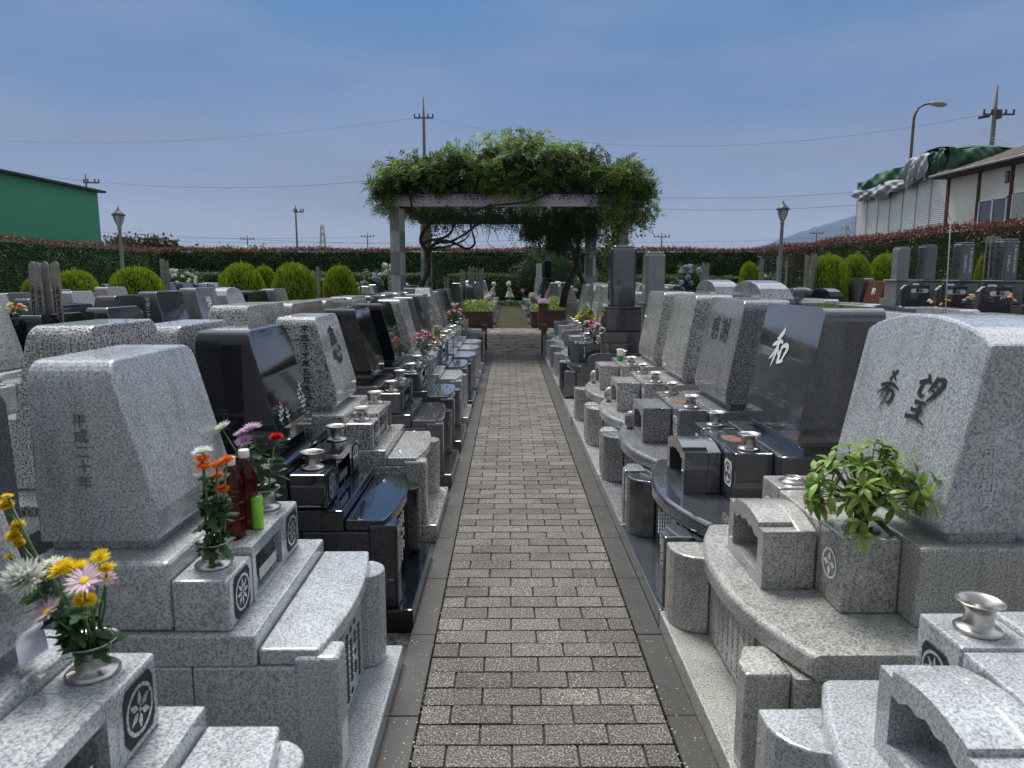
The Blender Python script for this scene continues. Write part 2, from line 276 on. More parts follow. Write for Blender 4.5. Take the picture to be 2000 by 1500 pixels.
# ---------------------------------------------------------------- mesh helpers
MESH = {}
class MB:
    def __init__(s): s.v = []; s.f = []; s.mi = []; s.m = 0; s.sm = []
    def add(s, vs, fs, smooth=False):
        o = len(s.v); s.v.extend([tuple(p) for p in vs])
        for f in fs: s.f.append([i + o for i in f]); s.mi.append(s.m); s.sm.append(smooth)
    def from_bm(s, bm):
        bm.verts.ensure_lookup_table(); bm.verts.index_update()
        s.add([v.co[:] for v in bm.verts], [[v.index for v in f.verts] for f in bm.faces]); bm.free()
    def prism(s, poly, axis, a, b, bev=0, seg=2, sel=None):
        # poly: 2-D points; axis 0: (y,z) along x, 1: (x,z) along y, 2: (x,y) along z
        def P(p, t): return (t, p[0], p[1]) if axis == 0 else ((p[0], t, p[1]) if axis == 1 else (p[0], p[1], t))
        bm = bmesh.new(); n = len(poly)
        A = [bm.verts.new(P(p, a)) for p in poly]; B = [bm.verts.new(P(p, b)) for p in poly]
        bm.faces.new(A); bm.faces.new(B[::-1])
        for i in range(n): bm.faces.new((A[i], B[i], B[(i + 1) % n], A[(i + 1) % n]))
        bmesh.ops.recalc_face_normals(bm, faces=bm.faces)
        if sel:
            for fn, off, sg in sel:
                ed = [e for e in bm.edges if fn((e.verts[0].co + e.verts[1].co) / 2, (e.verts[1].co - e.verts[0].co).normalized())]
                if ed: bmesh.ops.bevel(bm, geom=ed, offset=off, segments=sg, profile=.5, affect='EDGES', clamp_overlap=True)
        if bev:
            ed = [e for e in bm.edges if len(e.link_faces) == 2 and e.calc_face_angle(0) > .6]
            bmesh.ops.bevel(bm, geom=ed, offset=bev, segments=seg, profile=.5, affect='EDGES', clamp_overlap=True)
        s.from_bm(bm)
    def box(s, x0, x1, y0, y1, z0, z1, bev=0, seg=2, sel=None):
        x0, x1 = min(x0, x1), max(x0, x1)
        s.prism([(x0, y0), (x1, y0), (x1, y1), (x0, y1)], 2, z0, z1, bev, seg, sel)
    def lathe(s, prof, c=(0, 0, 0), n=24, smooth=True, axis=None, rad=None):
        R = Matrix.Identity(3)
        if axis is not None: R = Vector((0, 0, 1)).rotation_difference(Vector(axis)).to_matrix()
        vs = []
        for r, z in prof:
            for k in range(n):
                a = 2 * math.pi * k / n; rr = r * (rad(a, z) if rad else 1)
                vs.append(Vector(c) + R @ Vector((rr * math.cos(a), rr * math.sin(a), z)))
        fs = []
        for i in range(len(prof) - 1):
            for k in range(n):
                fs.append((i * n + k, i * n + (k + 1) % n, (i + 1) * n + (k + 1) % n, (i + 1) * n + k))
        s.add(vs, fs, smooth)
    def tube(s, pts, rs, n=8, cap=True):
        pts = [Vector(p) for p in pts]
        if not isinstance(rs, (list, tuple)): rs = [rs] * len(pts)
        vs = []; prev = None
        for i, p in enumerate(pts):
            d = (pts[min(i + 1, len(pts) - 1)] - pts[max(i - 1, 0)]).normalized()
            if prev is None: u = d.orthogonal().normalized()
            else: u = (prev - d * prev.dot(d)).normalized()
            prev = u; w_ = d.cross(u)
            for k in range(n):
                a = 2 * math.pi * k / n; vs.append(p + (u * math.cos(a) + w_ * math.sin(a)) * rs[i])
        fs = []
        for i in range(len(pts) - 1):
            for k in range(n): fs.append((i * n + k, i * n + (k + 1) % n, (i + 1) * n + (k + 1) % n, (i + 1) * n + k))
        if cap: fs.append(tuple(range(n))[::-1]); fs.append(tuple((len(pts) - 1) * n + k for k in range(n)))
        s.add(vs, fs, True)
    def mesh(s, name, mats):
        me = bpy.data.meshes.new(name); me.from_pydata(s.v, [], s.f)
        for mm in (mats if isinstance(mats, (list, tuple)) else [mats]): me.materials.append(MATS[mm])
        me.polygons.foreach_set('material_index', s.mi); me.polygons.foreach_set('use_smooth', s.sm); me.update()
        return me
def link(name, me, parent=None, loc=(0, 0, 0), mat=None):
    o = bpy.data.objects.new(name, me); COL.objects.link(o); o.location = loc
    if parent is not None: o.parent = parent
    if mat is not None: o.matrix_local = mat
    return o
def cached(key, fn, mats):
    if key not in MESH:
        mb = MB(); fn(mb); MESH[key] = mb.mesh(str(key[0]), mats)
    return MESH[key]
def tag(o, label=None, cat=None, group=None, kind=None):
    if label: o['label'] = label
    if cat: o['category'] = cat
    if group: o['group'] = group
    if kind: o['kind'] = kind
    return o
def thing(name, loc, label, cat, group=None, rz=0):
    o = bpy.data.objects.new(name, None); COL.objects.link(o); o.location = loc; o.rotation_euler = (0, 0, rz)
    o.empty_display_size = .1
    return tag(o, label, cat, group)
def quads(name, V, mat, parent=None, loc=(0, 0, 0)):
    V = np.asarray(V, dtype=np.float32); n, k = V.shape[0], V.shape[1]
    me = bpy.data.meshes.new(name); me.vertices.add(n * k); me.vertices.foreach_set('co', V.reshape(-1))
    me.loops.add(n * k); me.loops.foreach_set('vertex_index', np.arange(n * k, dtype=np.int32))
    me.polygons.add(n); me.polygons.foreach_set('loop_start', np.arange(0, n * k, k, dtype=np.int32))
    mats = mat if isinstance(mat, (list, tuple)) else [mat]
    for mm in mats: me.materials.append(MATS[mm])
    me.update(calc_edges=True); me.validate()
    return link(name, me, parent, loc)
def leaf_quads(P, size, up=None, spread=1.0, aspect=.5, size_var=.35, droop=0):
    """diamond leaves at points P (n,3); direction random, biased to 'up' vectors"""
    n = len(P); d = RNG.normal(size=(n, 3)) * spread
    if up is not None: d = d + up
    d /= np.linalg.norm(d, axis=1, keepdims=True) + 1e-9
    d[:, 2] -= droop; d /= np.linalg.norm(d, axis=1, keepdims=True) + 1e-9
    r = RNG.normal(size=(n, 3)); s_ = np.cross(d, r); s_ /= np.linalg.norm(s_, axis=1, keepdims=True) + 1e-9
    L = size * (1 + size_var * RNG.uniform(-1, 1, size=(n, 1))); W = L * aspect
    return np.stack([P - d * L * .5, P + s_ * W * .5, P + d * L * .5, P - s_ * W * .5], axis=1)
def frame_mat(loc, right, up):
    r = Vector(right).normalized(); u = Vector(up).normalized(); n = r.cross(u); u = n.cross(r)
    M = Matrix((r, u, n)).transposed().to_4x4(); M.translation = Vector(loc); return M
def text_mesh(body, size, mat, bold=.012, vertical=False):
    key = ('writing', body, size, mat, vertical)
    if key in MESH: return MESH[key]
    c = bpy.data.curves.new('writing', 'FONT'); c.body = '\n'.join(body) if vertical else body
    c.size = size; c.offset = bold * size; c.align_x = 'CENTER'; c.align_y = 'CENTER'; c.resolution_u = 2; c.space_line = 1.05
    o = bpy.data.objects.new('tmp_writing', c); COL.objects.link(o)
    bpy.context.view_layer.update()
    me = bpy.data.meshes.new_from_object(o.evaluated_get(bpy.context.evaluated_depsgraph_get()))
    bpy.data.objects.remove(o); bpy.data.curves.remove(c)
    me.materials.clear(); me.materials.append(MATS[mat]); me.name = 'writing'; MESH[key] = me
    return me
def writing(body, size, mat, parent, loc, right, up, vertical=False, bold=.012, name='inscription'):
    M = frame_mat(loc, right, up); nrm = Vector((M[0][2], M[1][2], M[2][2])); M.translation = Vector(loc) + nrm * .0025
    return link(name, text_mesh(body, size, mat, bold, vertical), parent, mat=M)
# brush strokes: polylines with widths in a unit square
BRUSH = {
 '希': [[(.62, 1.0, .05), (.52, .88, .06), (.36, .74, .02)], [(.40, .95, .04), (.52, .86, .05), (.66, .74, .02)],
       [(.08, .56, .045), (.30, .62, .05), (.60, .64, .055), (.86, .56, .02)], [(.48, .76, .03), (.34, .56, .05), (.02, .34, .02)],
       [(.28, .42, .04), (.22, .30, .03), (.20, .22, .015)], [(.30, .44, .03), (.50, .50, .05), (.70, .46, .06), (.66, .26, .07), (.54, .18, .03), (.48, .24, .01)],
       [(.50, .58, .05), (.42, .30, .045), (.30, .02, .012)]],
 '望': [[(.34, 1.0, .04), (.40, .90, .07), (.38, .84, .03)], [(.12, .80, .05), (.34, .86, .055), (.52, .84, .02)],
       [(.26, .82, .05), (.20, .62, .06), (.30, .56, .05), (.40, .58, .02)], [(.66, .98, .05), (.58, .82, .05), (.48, .66, .02)],
       [(.64, .92, .04), (.88, .93, .06), (.78, .72, .07), (.52, .48, .03)], [(.62, .80, .04), (.74, .80, .03)], [(.58, .70, .035), (.68, .70, .03)],
       [(.18, .42, .06), (.56, .43, .04)], [(.38, .42, .05), (.36, .22, .06), (.34, .10, .05)], [(.12, .26, .05), (.52, .28, .04)],
       [(.0, .10, .06), (.34, .12, .05), (.66, .04, .02)]],
 '和': [[(.52, 1.0, .03), (.50, .90, .08), (.36, .78, .08), (.20, .70, .02)], [(.02, .52, .03), (.22, .60, .07), (.54, .66, .05), (.60, .60, .02)],
       [(.38, .76, .06), (.36, .50, .08), (.28, .20, .05), (.20, .02, .015)], [(.34, .52, .05), (.18, .30, .05), (.0, .18, .015)],
       [(.42, .46, .04), (.50, .36, .05), (.54, .32, .02)], [(.62, .52, .05), (.60, .32, .08), (.56, .12, .05)],
       [(.62, .52, .05), (.84, .60, .07), (.98, .54, .08), (.86, .34, .05), (.76, .16, .03)], [(.58, .14, .04), (.76, .20, .06), (.90, .22, .02)]],
 'sprig': [[(.5, .0, .02), (.48, .5, .03), (.56, 1., .01)], [(.48, .3, .03), (.3, .42, .09), (.12, .44, .01)], [(.5, .34, .03), (.7, .44, .09), (.9, .42, .01)], [(.5, .56, .03), (.36, .70, .09), (.2, .76, .01)], [(.52, .6, .03), (.68, .72, .09), (.84, .74, .01)], [(.54, .82, .03), (.5, .94, .07), (.46, 1.05, .01)]],
 '恵': [[(.16, .84, .03), (.46, .90, .08), (.80, .86, .03)], [(.52, 1.0, .08), (.50, .80, .08), (.46, .48, .05)], [(.28, .76, .04), (.24, .58, .08), (.30, .50, .03)],
       [(.28, .76, .05), (.62, .78, .06), (.70, .66, .08), (.64, .50, .06)], [(.28, .64, .03), (.64, .66, .04)], [(.14, .50, .05), (.50, .52, .06), (.86, .56, .03)],
       [(.10, .32, .05), (.06, .16, .08), (.02, .08, .02)], [(.34, .38, .04), (.28, .16, .09), (.48, .02, .11), (.78, .06, .08), (.84, .20, .02)],
       [(.50, .32, .04), (.58, .24, .08), (.60, .20, .02)], [(.74, .42, .04), (.86, .32, .10), (.90, .24, .03)]],
}
def brush(ch, size, mat, parent, loc, right, up, lean=0):
    mb = MB()
    for si, st in enumerate(BRUSH[ch]):
        zz = .0004 * si
        pts = [Vector((x - .5 + lean * (y - .5), y - .5, 0)) for x, y, _ in st]; ws = [p[2] for p in st]
        # resample smooth
        P = []; W = []
        for i in range(len(pts) - 1):
            p0 = pts[max(i - 1, 0)]; p1 = pts[i]; p2 = pts[i + 1]; p3 = pts[min(i + 2, len(pts) - 1)]
            for k in range(6):
                u = k / 6; P.append(.5 * ((2 * p1) + (p2 - p0) * u + (2 * p0 - 5 * p1 + 4 * p2 - p3) * u * u + (-p0 + 3 * p1 - 3 * p2 + p3) * u ** 3)); W.append(ws[i] * (1 - u) + ws[i + 1] * u)
        P.append(pts[-1]); W.append(ws[-1])
        vs = []
        for i, p in enumerate(P):
            d = (P[min(i + 1, len(P) - 1)] - P[max(i - 1, 0)]).normalized(); nn = Vector((-d.y, d.x, 0))
            ww = W[i] * .82 + .006 * math.sin(i * 2.3)
            vs += [((p + nn * ww) * size) + Vector((0, 0, zz)), ((p - nn * ww) * size) + Vector((0, 0, zz))]
        mb.add(vs, [(2 * i, 2 * i + 1, 2 * i + 3, 2 * i + 2) for i in range(len(P) - 1)])
    M = frame_mat(loc, right, up); nrm = Vector((M[0][2], M[1][2], M[2][2])); M.translation = Vector(loc) + nrm * .002
    return link('inscription', mb.mesh('inscription', mat), parent, mat=M)
def crest(parent, loc, right, up, size=.11, style=0, plate=None):
    """round family-crest style emblem: plate, ring and a leaf motif"""
    mats = ['carve_black', 'granite_soft', 'carve_white'] ; mb = MB()
    a_, b_ = (0, 1) if style == 0 else (2, 0)
    h = size / 2
    # plate with notched corners
    mb.m = a_; c = .24
    if style != 2:
        oct_ = [(-h, -h * (1 - c)), (-h * (1 - c), -h * 1.12), (h * (1 - c), -h * 1.12), (h, -h * (1 - c)), (h, h * (1 - c)), (h * (1 - c), h * 1.12), (-h * (1 - c), h * 1.12), (-h, h * (1 - c))]
        mb.add([(x, y, 0) for x, y in oct_], [tuple(range(8))])
    fg = b_ if style != 2 else 2
    def ring(r0, r1, z, n=28):
        mb.m = fg; vs = []
        for k in range(n):
            a = 2 * math.pi * k / n; vs += [(r0 * math.cos(a), r0 * math.sin(a), z), (r1 * math.cos(a), r1 * math.sin(a), z)]
        mb.add(vs, [(2 * k, 2 * k + 1, (2 * k + 3) % (2 * n), (2 * k + 2) % (2 * n)) for k in range(n)])
    ring(h * .78, h * .92, .0008)
    mb.m = fg
    nl = (5, 4, 6, 3, 8)[int(abs(parent.location.y) * 1.77 + (2 if parent.location.x > 0 else 0)) % 5]; wl = 5 / nl
    for k in range(nl):      # leaf lobes
        a = math.pi / 2 + k * 2 * math.pi / nl
        d = Vector((math.cos(a), math.sin(a), 0)); p = Vector((-d.y, d.x, 0))
        pts = [d * h * .12, d * h * .35 + p * h * .17 * wl, d * h * .66 + p * h * .06 * wl, d * h * .70, d * h * .66 - p * h * .06 * wl, d * h * .35 - p * h * .17 * wl]
        mb.add([(q.x, q.y, .0008) for q in pts], [tuple(range(6))])
    ring(h * .0, h * .09, .0012, 12)
    M = frame_mat(loc, right, up); nrm = Vector((M[0][2], M[1][2], M[2][2])); M.translation = Vector(loc) + nrm * .0015
    return link('crest', mb.mesh('crest', mats), parent, mat=M)

# ---------------------------------------------------------------- ground, paths
def struct(name, mb, mats): return tag(link(name, mb.mesh(name, mats)), kind='structure')
mb = MB(); mb.add([(-4000, -50, -.03), (4000, -50, -.03), (4000, 5400, -.03), (-4000, 5400, -.03)], [(0, 1, 2, 3)]); struct('ground', mb, 'gravel')
mb = MB()
PW, PD = .2255, .1150
mb.m = 1; mb.add([(-.327, -1, -.012), (.575, -1, -.012), (.575, 14.93, -.012), (-.327, 14.93, -.012)], [(0, 1, 2, 3)]); mb.m = 0
y = -.4; k = 0
while y < 14.9:
    xs = [-.327 + i * PW for i in range(5)] if k % 2 else [-.327, -.327 + PW / 2] + [-.327 + PW * (i + .5) for i in range(1, 4)] + [.575]
    for a, b2 in zip(xs[:-1], xs[1:]):
        g = .0028; dz = random.uniform(-.0015, .0015); tl = random.uniform(-.001, .001); yy = random.uniform(-.001, .001)
        x0, x1, y0, y1 = a + g, b2 - g, y + g + yy, y + PD - g + yy; e = .0018
        vs = [(x0, y0, -.012), (x1, y0, -.012), (x1, y1, -.012), (x0, y1, -.012), (x0 + e, y0 + e, dz + tl), (x1 - e, y0 + e, dz - tl), (x1 - e, y1 - e, dz - tl), (x0 + e, y1 - e, dz + tl)]
        mb.add(vs, [(0, 1, 5, 4), (1, 2, 6, 5), (2, 3, 7, 6), (3, 0, 4, 7), (4, 5, 6, 7)])
    y += PD; k += 1
struct('paved_path', mb, ['paver', 'joint_moss'])
mb = MB()
for x0, x1 in ((-.442, -.329), (.577, .690)):
    y = -.6
    while y < 14.9:
        y1 = min(y + .6, 14.93); mb.box(x0, x1, y + .002, y1 - .002, -.02, .006 + random.uniform(-.001, .001), .003, 1); y += .6
struct('kerb', mb, 'kerb_concrete')
mb = MB(); mb.add([(-22, 14.935, .002), (16.5, 14.935, .002), (16.5, 22.3, .002), (-22, 22.3, .002)], [(0, 1, 2, 3)]); struct('stone_crossing', mb, 'flagstone')
mb = MB(); mb.add([(-.44, 22.305, .004), (.69, 22.305, .004), (.69, 40.5, .004), (-.44, 40.5, .004)], [(0, 1, 2, 3)]); struct('far_path', mb, 'far_paving')

# ---------------------------------------------------------------- graves
def arc(c, r, a0, a1, n): return [(c[0] + r * math.cos(math.radians(a0 + (a1 - a0) * i / n)), c[1] + r * math.sin(math.radians(a0 + (a1 - a0) * i / n))) for i in range(n + 1)]
def vase_mesh(kind=0):
    def f(mb):
        pr = [(0, .0), (.055, .0), (.056, .005), (.050, .010), (.036, .014), (.034, .020), (.033, .045), (.038, .056), (.052, .066), (.056, .069), (.0555, .071), (.050, .068), (.036, .058), (.030, .045), (.029, .022), (0, .022)] if kind == 0 else \
             [(0, 0), (.060, 0), (.061, .003), (.040, .005), (.036, .018), (.034, .020), (.031, .019), (.030, .008), (0, .008)]
        mb.lathe([(r_, z_ * (1.12 if kind == 0 else 1)) for r_, z_ in pr], n=28)
    return cached(('flower_vase', kind), f, 'steel')
def mirror_u(s, pts): return [(s * p[0], p[1]) for p in pts]
def stone_mesh(kind, s, mat, hi, zt, zb, w0, w1, hw, ub, ut, uk):
    """headstone: front foot at u=ub, top front ut, back uk; half width hw; heights zb..zt"""
    key = ('headstone', kind, s, mat, hi, zt, zb, hw, ub, ut, uk)
    def f(mb):
        bev = .007 if hi else 0
        if kind == 'slant':
            ln = .11 if uk > 1.04 else 0
            poly = mirror_u(s, [(ub + .012, zb), (ub, zb + .012), (ub, zb + .095), (ut, zt), (uk - .01 + ln * .2, zt), (uk - ln, zb + .14 if ln else zb + .04), (uk - ln, zb)])
            sel = [(lambda c, d: c.z > zt - .004 and abs(d.x) > .9 and abs(abs(c.y) - hw) < 1e-3, .060 if hi else .03, 6 if hi else 2)]
            mb.prism(poly, 1, -hw, hw, bev, 2, sel)
        elif kind in ('arch', 'vault'):
            rise = .075 if kind == 'arch' else .13
            n = 12 if hi else 6; bm = bmesh.new(); rings = []
            pr = [(zb, ub), (zb + .16 if kind == 'arch' else zb + .02, ub - .003)]
            top = []
            for i in range(n + 1):
                v_ = -hw + 2 * hw * i / n; h = zt + rise * max(0, 1 - (v_ / hw) ** 2) ** (.5 if kind == 'vault' else .8); top.append((v_, h))
            prof = [(-hw, zb), ] + top + [(hw, zb)]
            def U(z): return ub + (ut - ub) * max(0, (z - zb - .095)) / (zt - zb - .095)
            A = [bm.verts.new((s * U(z), v_, z)) for v_, z in prof]; B = [bm.verts.new((s * uk, v_, z)) for v_, z in prof]
            # a knee ring for the front
            bm.faces.new(B[::-1])
            m_ = len(prof)
            kl = bm.verts.new((s * ub, -hw, zb + .095)); kr = bm.verts.new((s * ub, hw, zb + .095))
            bm.faces.new([A[0], kl, kr, A[-1]]); bm.faces.new([kl] + A[1:-1] + [kr])
            for i in range(1, m_ - 2): bm.faces.new((A[i], B[i], B[i + 1], A[i + 1]))
            bm.faces.new((A[0], B[0], B[1], A[1], kl)); bm.faces.new((A[-2], B[-2], B[-1], A[-1], kr)); bm.faces.new((A[-1], B[-1], B[0], A[0]))
            bmesh.ops.recalc_face_normals(bm, faces=bm.faces)
            if hi:
                ed = [e for e in bm.edges if len(e.link_faces) == 2 and e.calc_face_angle(0) > .9]
                bmesh.ops.bevel(bm, geom=ed, offset=.01, segments=2, profile=.5, affect='EDGES', clamp_overlap=True)
            mb.from_bm(bm)
        elif kind == 'stele':
            c = .03
            poly = [(ub, -hw + c), (ub + c, -hw), (uk - c, -hw), (uk, -hw + c), (uk, hw - c), (uk - c, hw), (ub + c, hw), (ub, hw - c)]
            poly = [(s * p[0], p[1]) for p in poly]
            mb.prism(poly, 2, zb, zt - .035, bev, 1)
            cx = s * (ub + uk) / 2; q = [(cx + (p[0] - cx) * .86, p[1] * .86) for p in poly]
            mb.prism(q, 2, zt - .0345, zt, .010, 2)
        elif kind == 'boulder':
            poly = mirror_u(s, [(ub, zb), (ub - .02, zb + .1), (ut, zt - .06), (ut + .03, zt), (uk - .05, zt), (uk, zt - .1), (uk, zb)])
            mb.prism(poly, 1, -hw, hw, .03, 3)
    return cached(key, f, mat)

ORD = ['nearest', 'second', 'third', 'fourth', 'fifth', 'sixth', 'seventh', 'eighth', 'ninth', 'tenth', 'eleventh', 'twelfth', 'thirteenth', 'fourteenth', 'fifteenth', 'sixteenth', 'seventeenth', 'eighteenth', 'nineteenth', 'twentieth']
def front_pt(s, ub, ut, zb, zt, f, v):
    """point on the slanted front at height fraction f"""
    z0 = zb + .095; u = ub + (ut - ub) * f; z = z0 + (zt - z0) * f
    return (s * u, v, z), (0, -s, 0), (s * (ut - ub), 0, zt - z0)

def grave_A(yc, base, stone, label, kind='slant', zt=1.355, texts=None, vases=(1, 1), hi=True, rounded=False, x0=-.44, s=-1, open_box=True, crest_style=0, group='gravestones in the row left of the brick path', hw=.285):
    g = thing('grave', (x0, yc, 0), label, 'gravestone', group)
    b = .006 if hi else 0
    def U(a, c): return (s * a, s * c)
    H = .41
    def kerb(mb):
        mb.box(*U(0, .20), -H, H, -.03, .085, .008 if hi else 0, 2); mb.box(*U(.2, 1.02), -H, H, -.03, .075)
    link('kerb_stone', cached(('kerb', s, base, hi), kerb, base), g)
    def wall(mb):
        mb.box(*U(.125, .50), -.395, .395, .0855, .452, b, 1); mb.box(*U(.503, 1.0), -.395, .395, .0755, .452, b, 1)
    link('wall', cached(('wall', s, base, hi), wall, base), g)
    def inset(mb):
        mb.box(*U(.115, .122), -.20, .16, .12, .40)
        for k in range(5):
            for q in range(11):
                if random.random() < .8: mb.m = 1; mb.box(*U(.112, .1145), -.15 + k * .06, -.15 + k * .06 + .024, .14 + q * .023, .14 + q * .023 + .015); mb.m = 0
    link('name_panel', cached(('panel', s, hi, base), inset, [base, 'carve_grey' if 'light' in base or 'soft' in base else 'carve_white']), g)
    def pil(near):
        def f(mb):
            if rounded or not near:
                v0 = -.31 if near else .31
                pts = arc((.135, v0), .085, 90, 270, 9); mb.prism([(s * p[0], p[1]) for p in pts] + [(s * .14, v0 - .085), (s * .14, v0 + .085)][::1], 2, .0855, .46, .004 if hi else 0, 1)
            else:
                mb.box(*U(.065, .20), -.40, -.29, .0855, .486, .016 if hi else 0, 3)
        return f
    link('pillar', cached(('pillar', s, base, hi, 0, rounded), pil(True), base), g)
    link('pillar', cached(('pillar', s, base, hi, 1, rounded), pil(False), base), g)
    def slab(mb):
        bul = .10 if rounded else .042; n = 14 if hi else 6; pts = []
        for i in range(n + 1):
            v = -.385 + .77 * i / n; pts.append((s * (.125 - bul * (1 - (v / .385) ** 2) + (.0 if i else .0)), v))
        pts += [(s * .305, .385), (s * .305, -.385)]
        mb.prism(pts, 2, .4525, .505, .009 if hi else 0, 3)
    link('front_slab', cached(('slab', s, base, hi, rounded), slab, base), g)
    link('step_slab', cached(('step', s, base, hi), lambda mb: mb.box(*U(.3075, .99), -.395, .395, .4525, .553, .008 if hi else 0, 2), base), g)
    def vb(v0, v1, z1): return lambda mb: mb.box(*U(.385, .555), v0, v1, .5535, z1, .010 if hi else 0, 2)
    link('vase_box', cached(('vasebox', s, base, hi, 0), vb(-.375, -.175, .715), base), g)
    link('vase_box', cached(('vasebox', s, base, hi, 1), vb(.145, .325, .735), base), g)
    def inc(mb):
        if open_box:
            mb.box(*U(.385, .415), -.173, -.145, .5535, .74, 0); mb.box(*U(.385, .415), .115, .143, .5535, .74, 0)
            mb.box(*U(.385, .415), -.143, .113, .7, .74, 0); mb.box(*U(.385, .415), -.143, .113, .5535, .575, 0)
            mb.box(*U(.4165, .553), -.173, .143, .7, .74, 0); mb.box(*U(.4165, .553), -.173, -.15, .5535, .699, 0); mb.box(*U(.4165, .553), .12, .143, .5535, .699, 0)
            mb.box(*U(.545, .5535), -.149, .119, .5535, .699, 0); mb.box(*U(.4165, .544), -.149, .119, .5535, .572, 0)
        else: mb.box(*U(.385, .553), -.172, .143, .5535, .74, .01, 2)
    link('incense_box', cached(('incbox', s, base, hi, open_box), inc, base), g)
    if hi and open_box: 
        def tray(mb):
            mb.box(*U(.392, .50), -.11, .06, .622, .626); mb.box(*U(.388, .392), -.11, .06, .600, .640); mb.box(*U(.40, .41), -.105, -.095, .5725, .622); mb.box(*U(.40, .41), .045, .055, .5725, .622)
        link('incense_tray', cached(('tray', s), tray, 'steel'), g)
    link('pedestal', cached(('pedestal', s, base, hi), lambda mb: mb.box(*U(.557, .985), -.375, .375, .5535, .77, .018 if hi else 0, 3), base), g)
    link('neck', cached(('neck', s, stone, hw), lambda mb: mb.box(*U(.655, .965), -hw + .03, hw - .03, .7705, .80), stone), g)
    hs = link('headstone', stone_mesh(kind, s, stone, hi, zt, .8005, 0, 0, hw, .62, .74, .985), g)
    if vases[0]: link('flower_vase', vase_mesh(), g, (s * .475, -.255, .7155))
    if vases[1]: link('flower_vase', vase_mesh(), g, (s * .478, .235, .7355))
    if hi:
        cs = crest_style
        crest(g, (s * .384, -.275, .637), (0, -s, 0), (0, 0, 1), .125, cs); crest(g, (s * .384, .235, .647), (0, -s, 0), (0, 0, 1), .125, cs)
    return g, hs

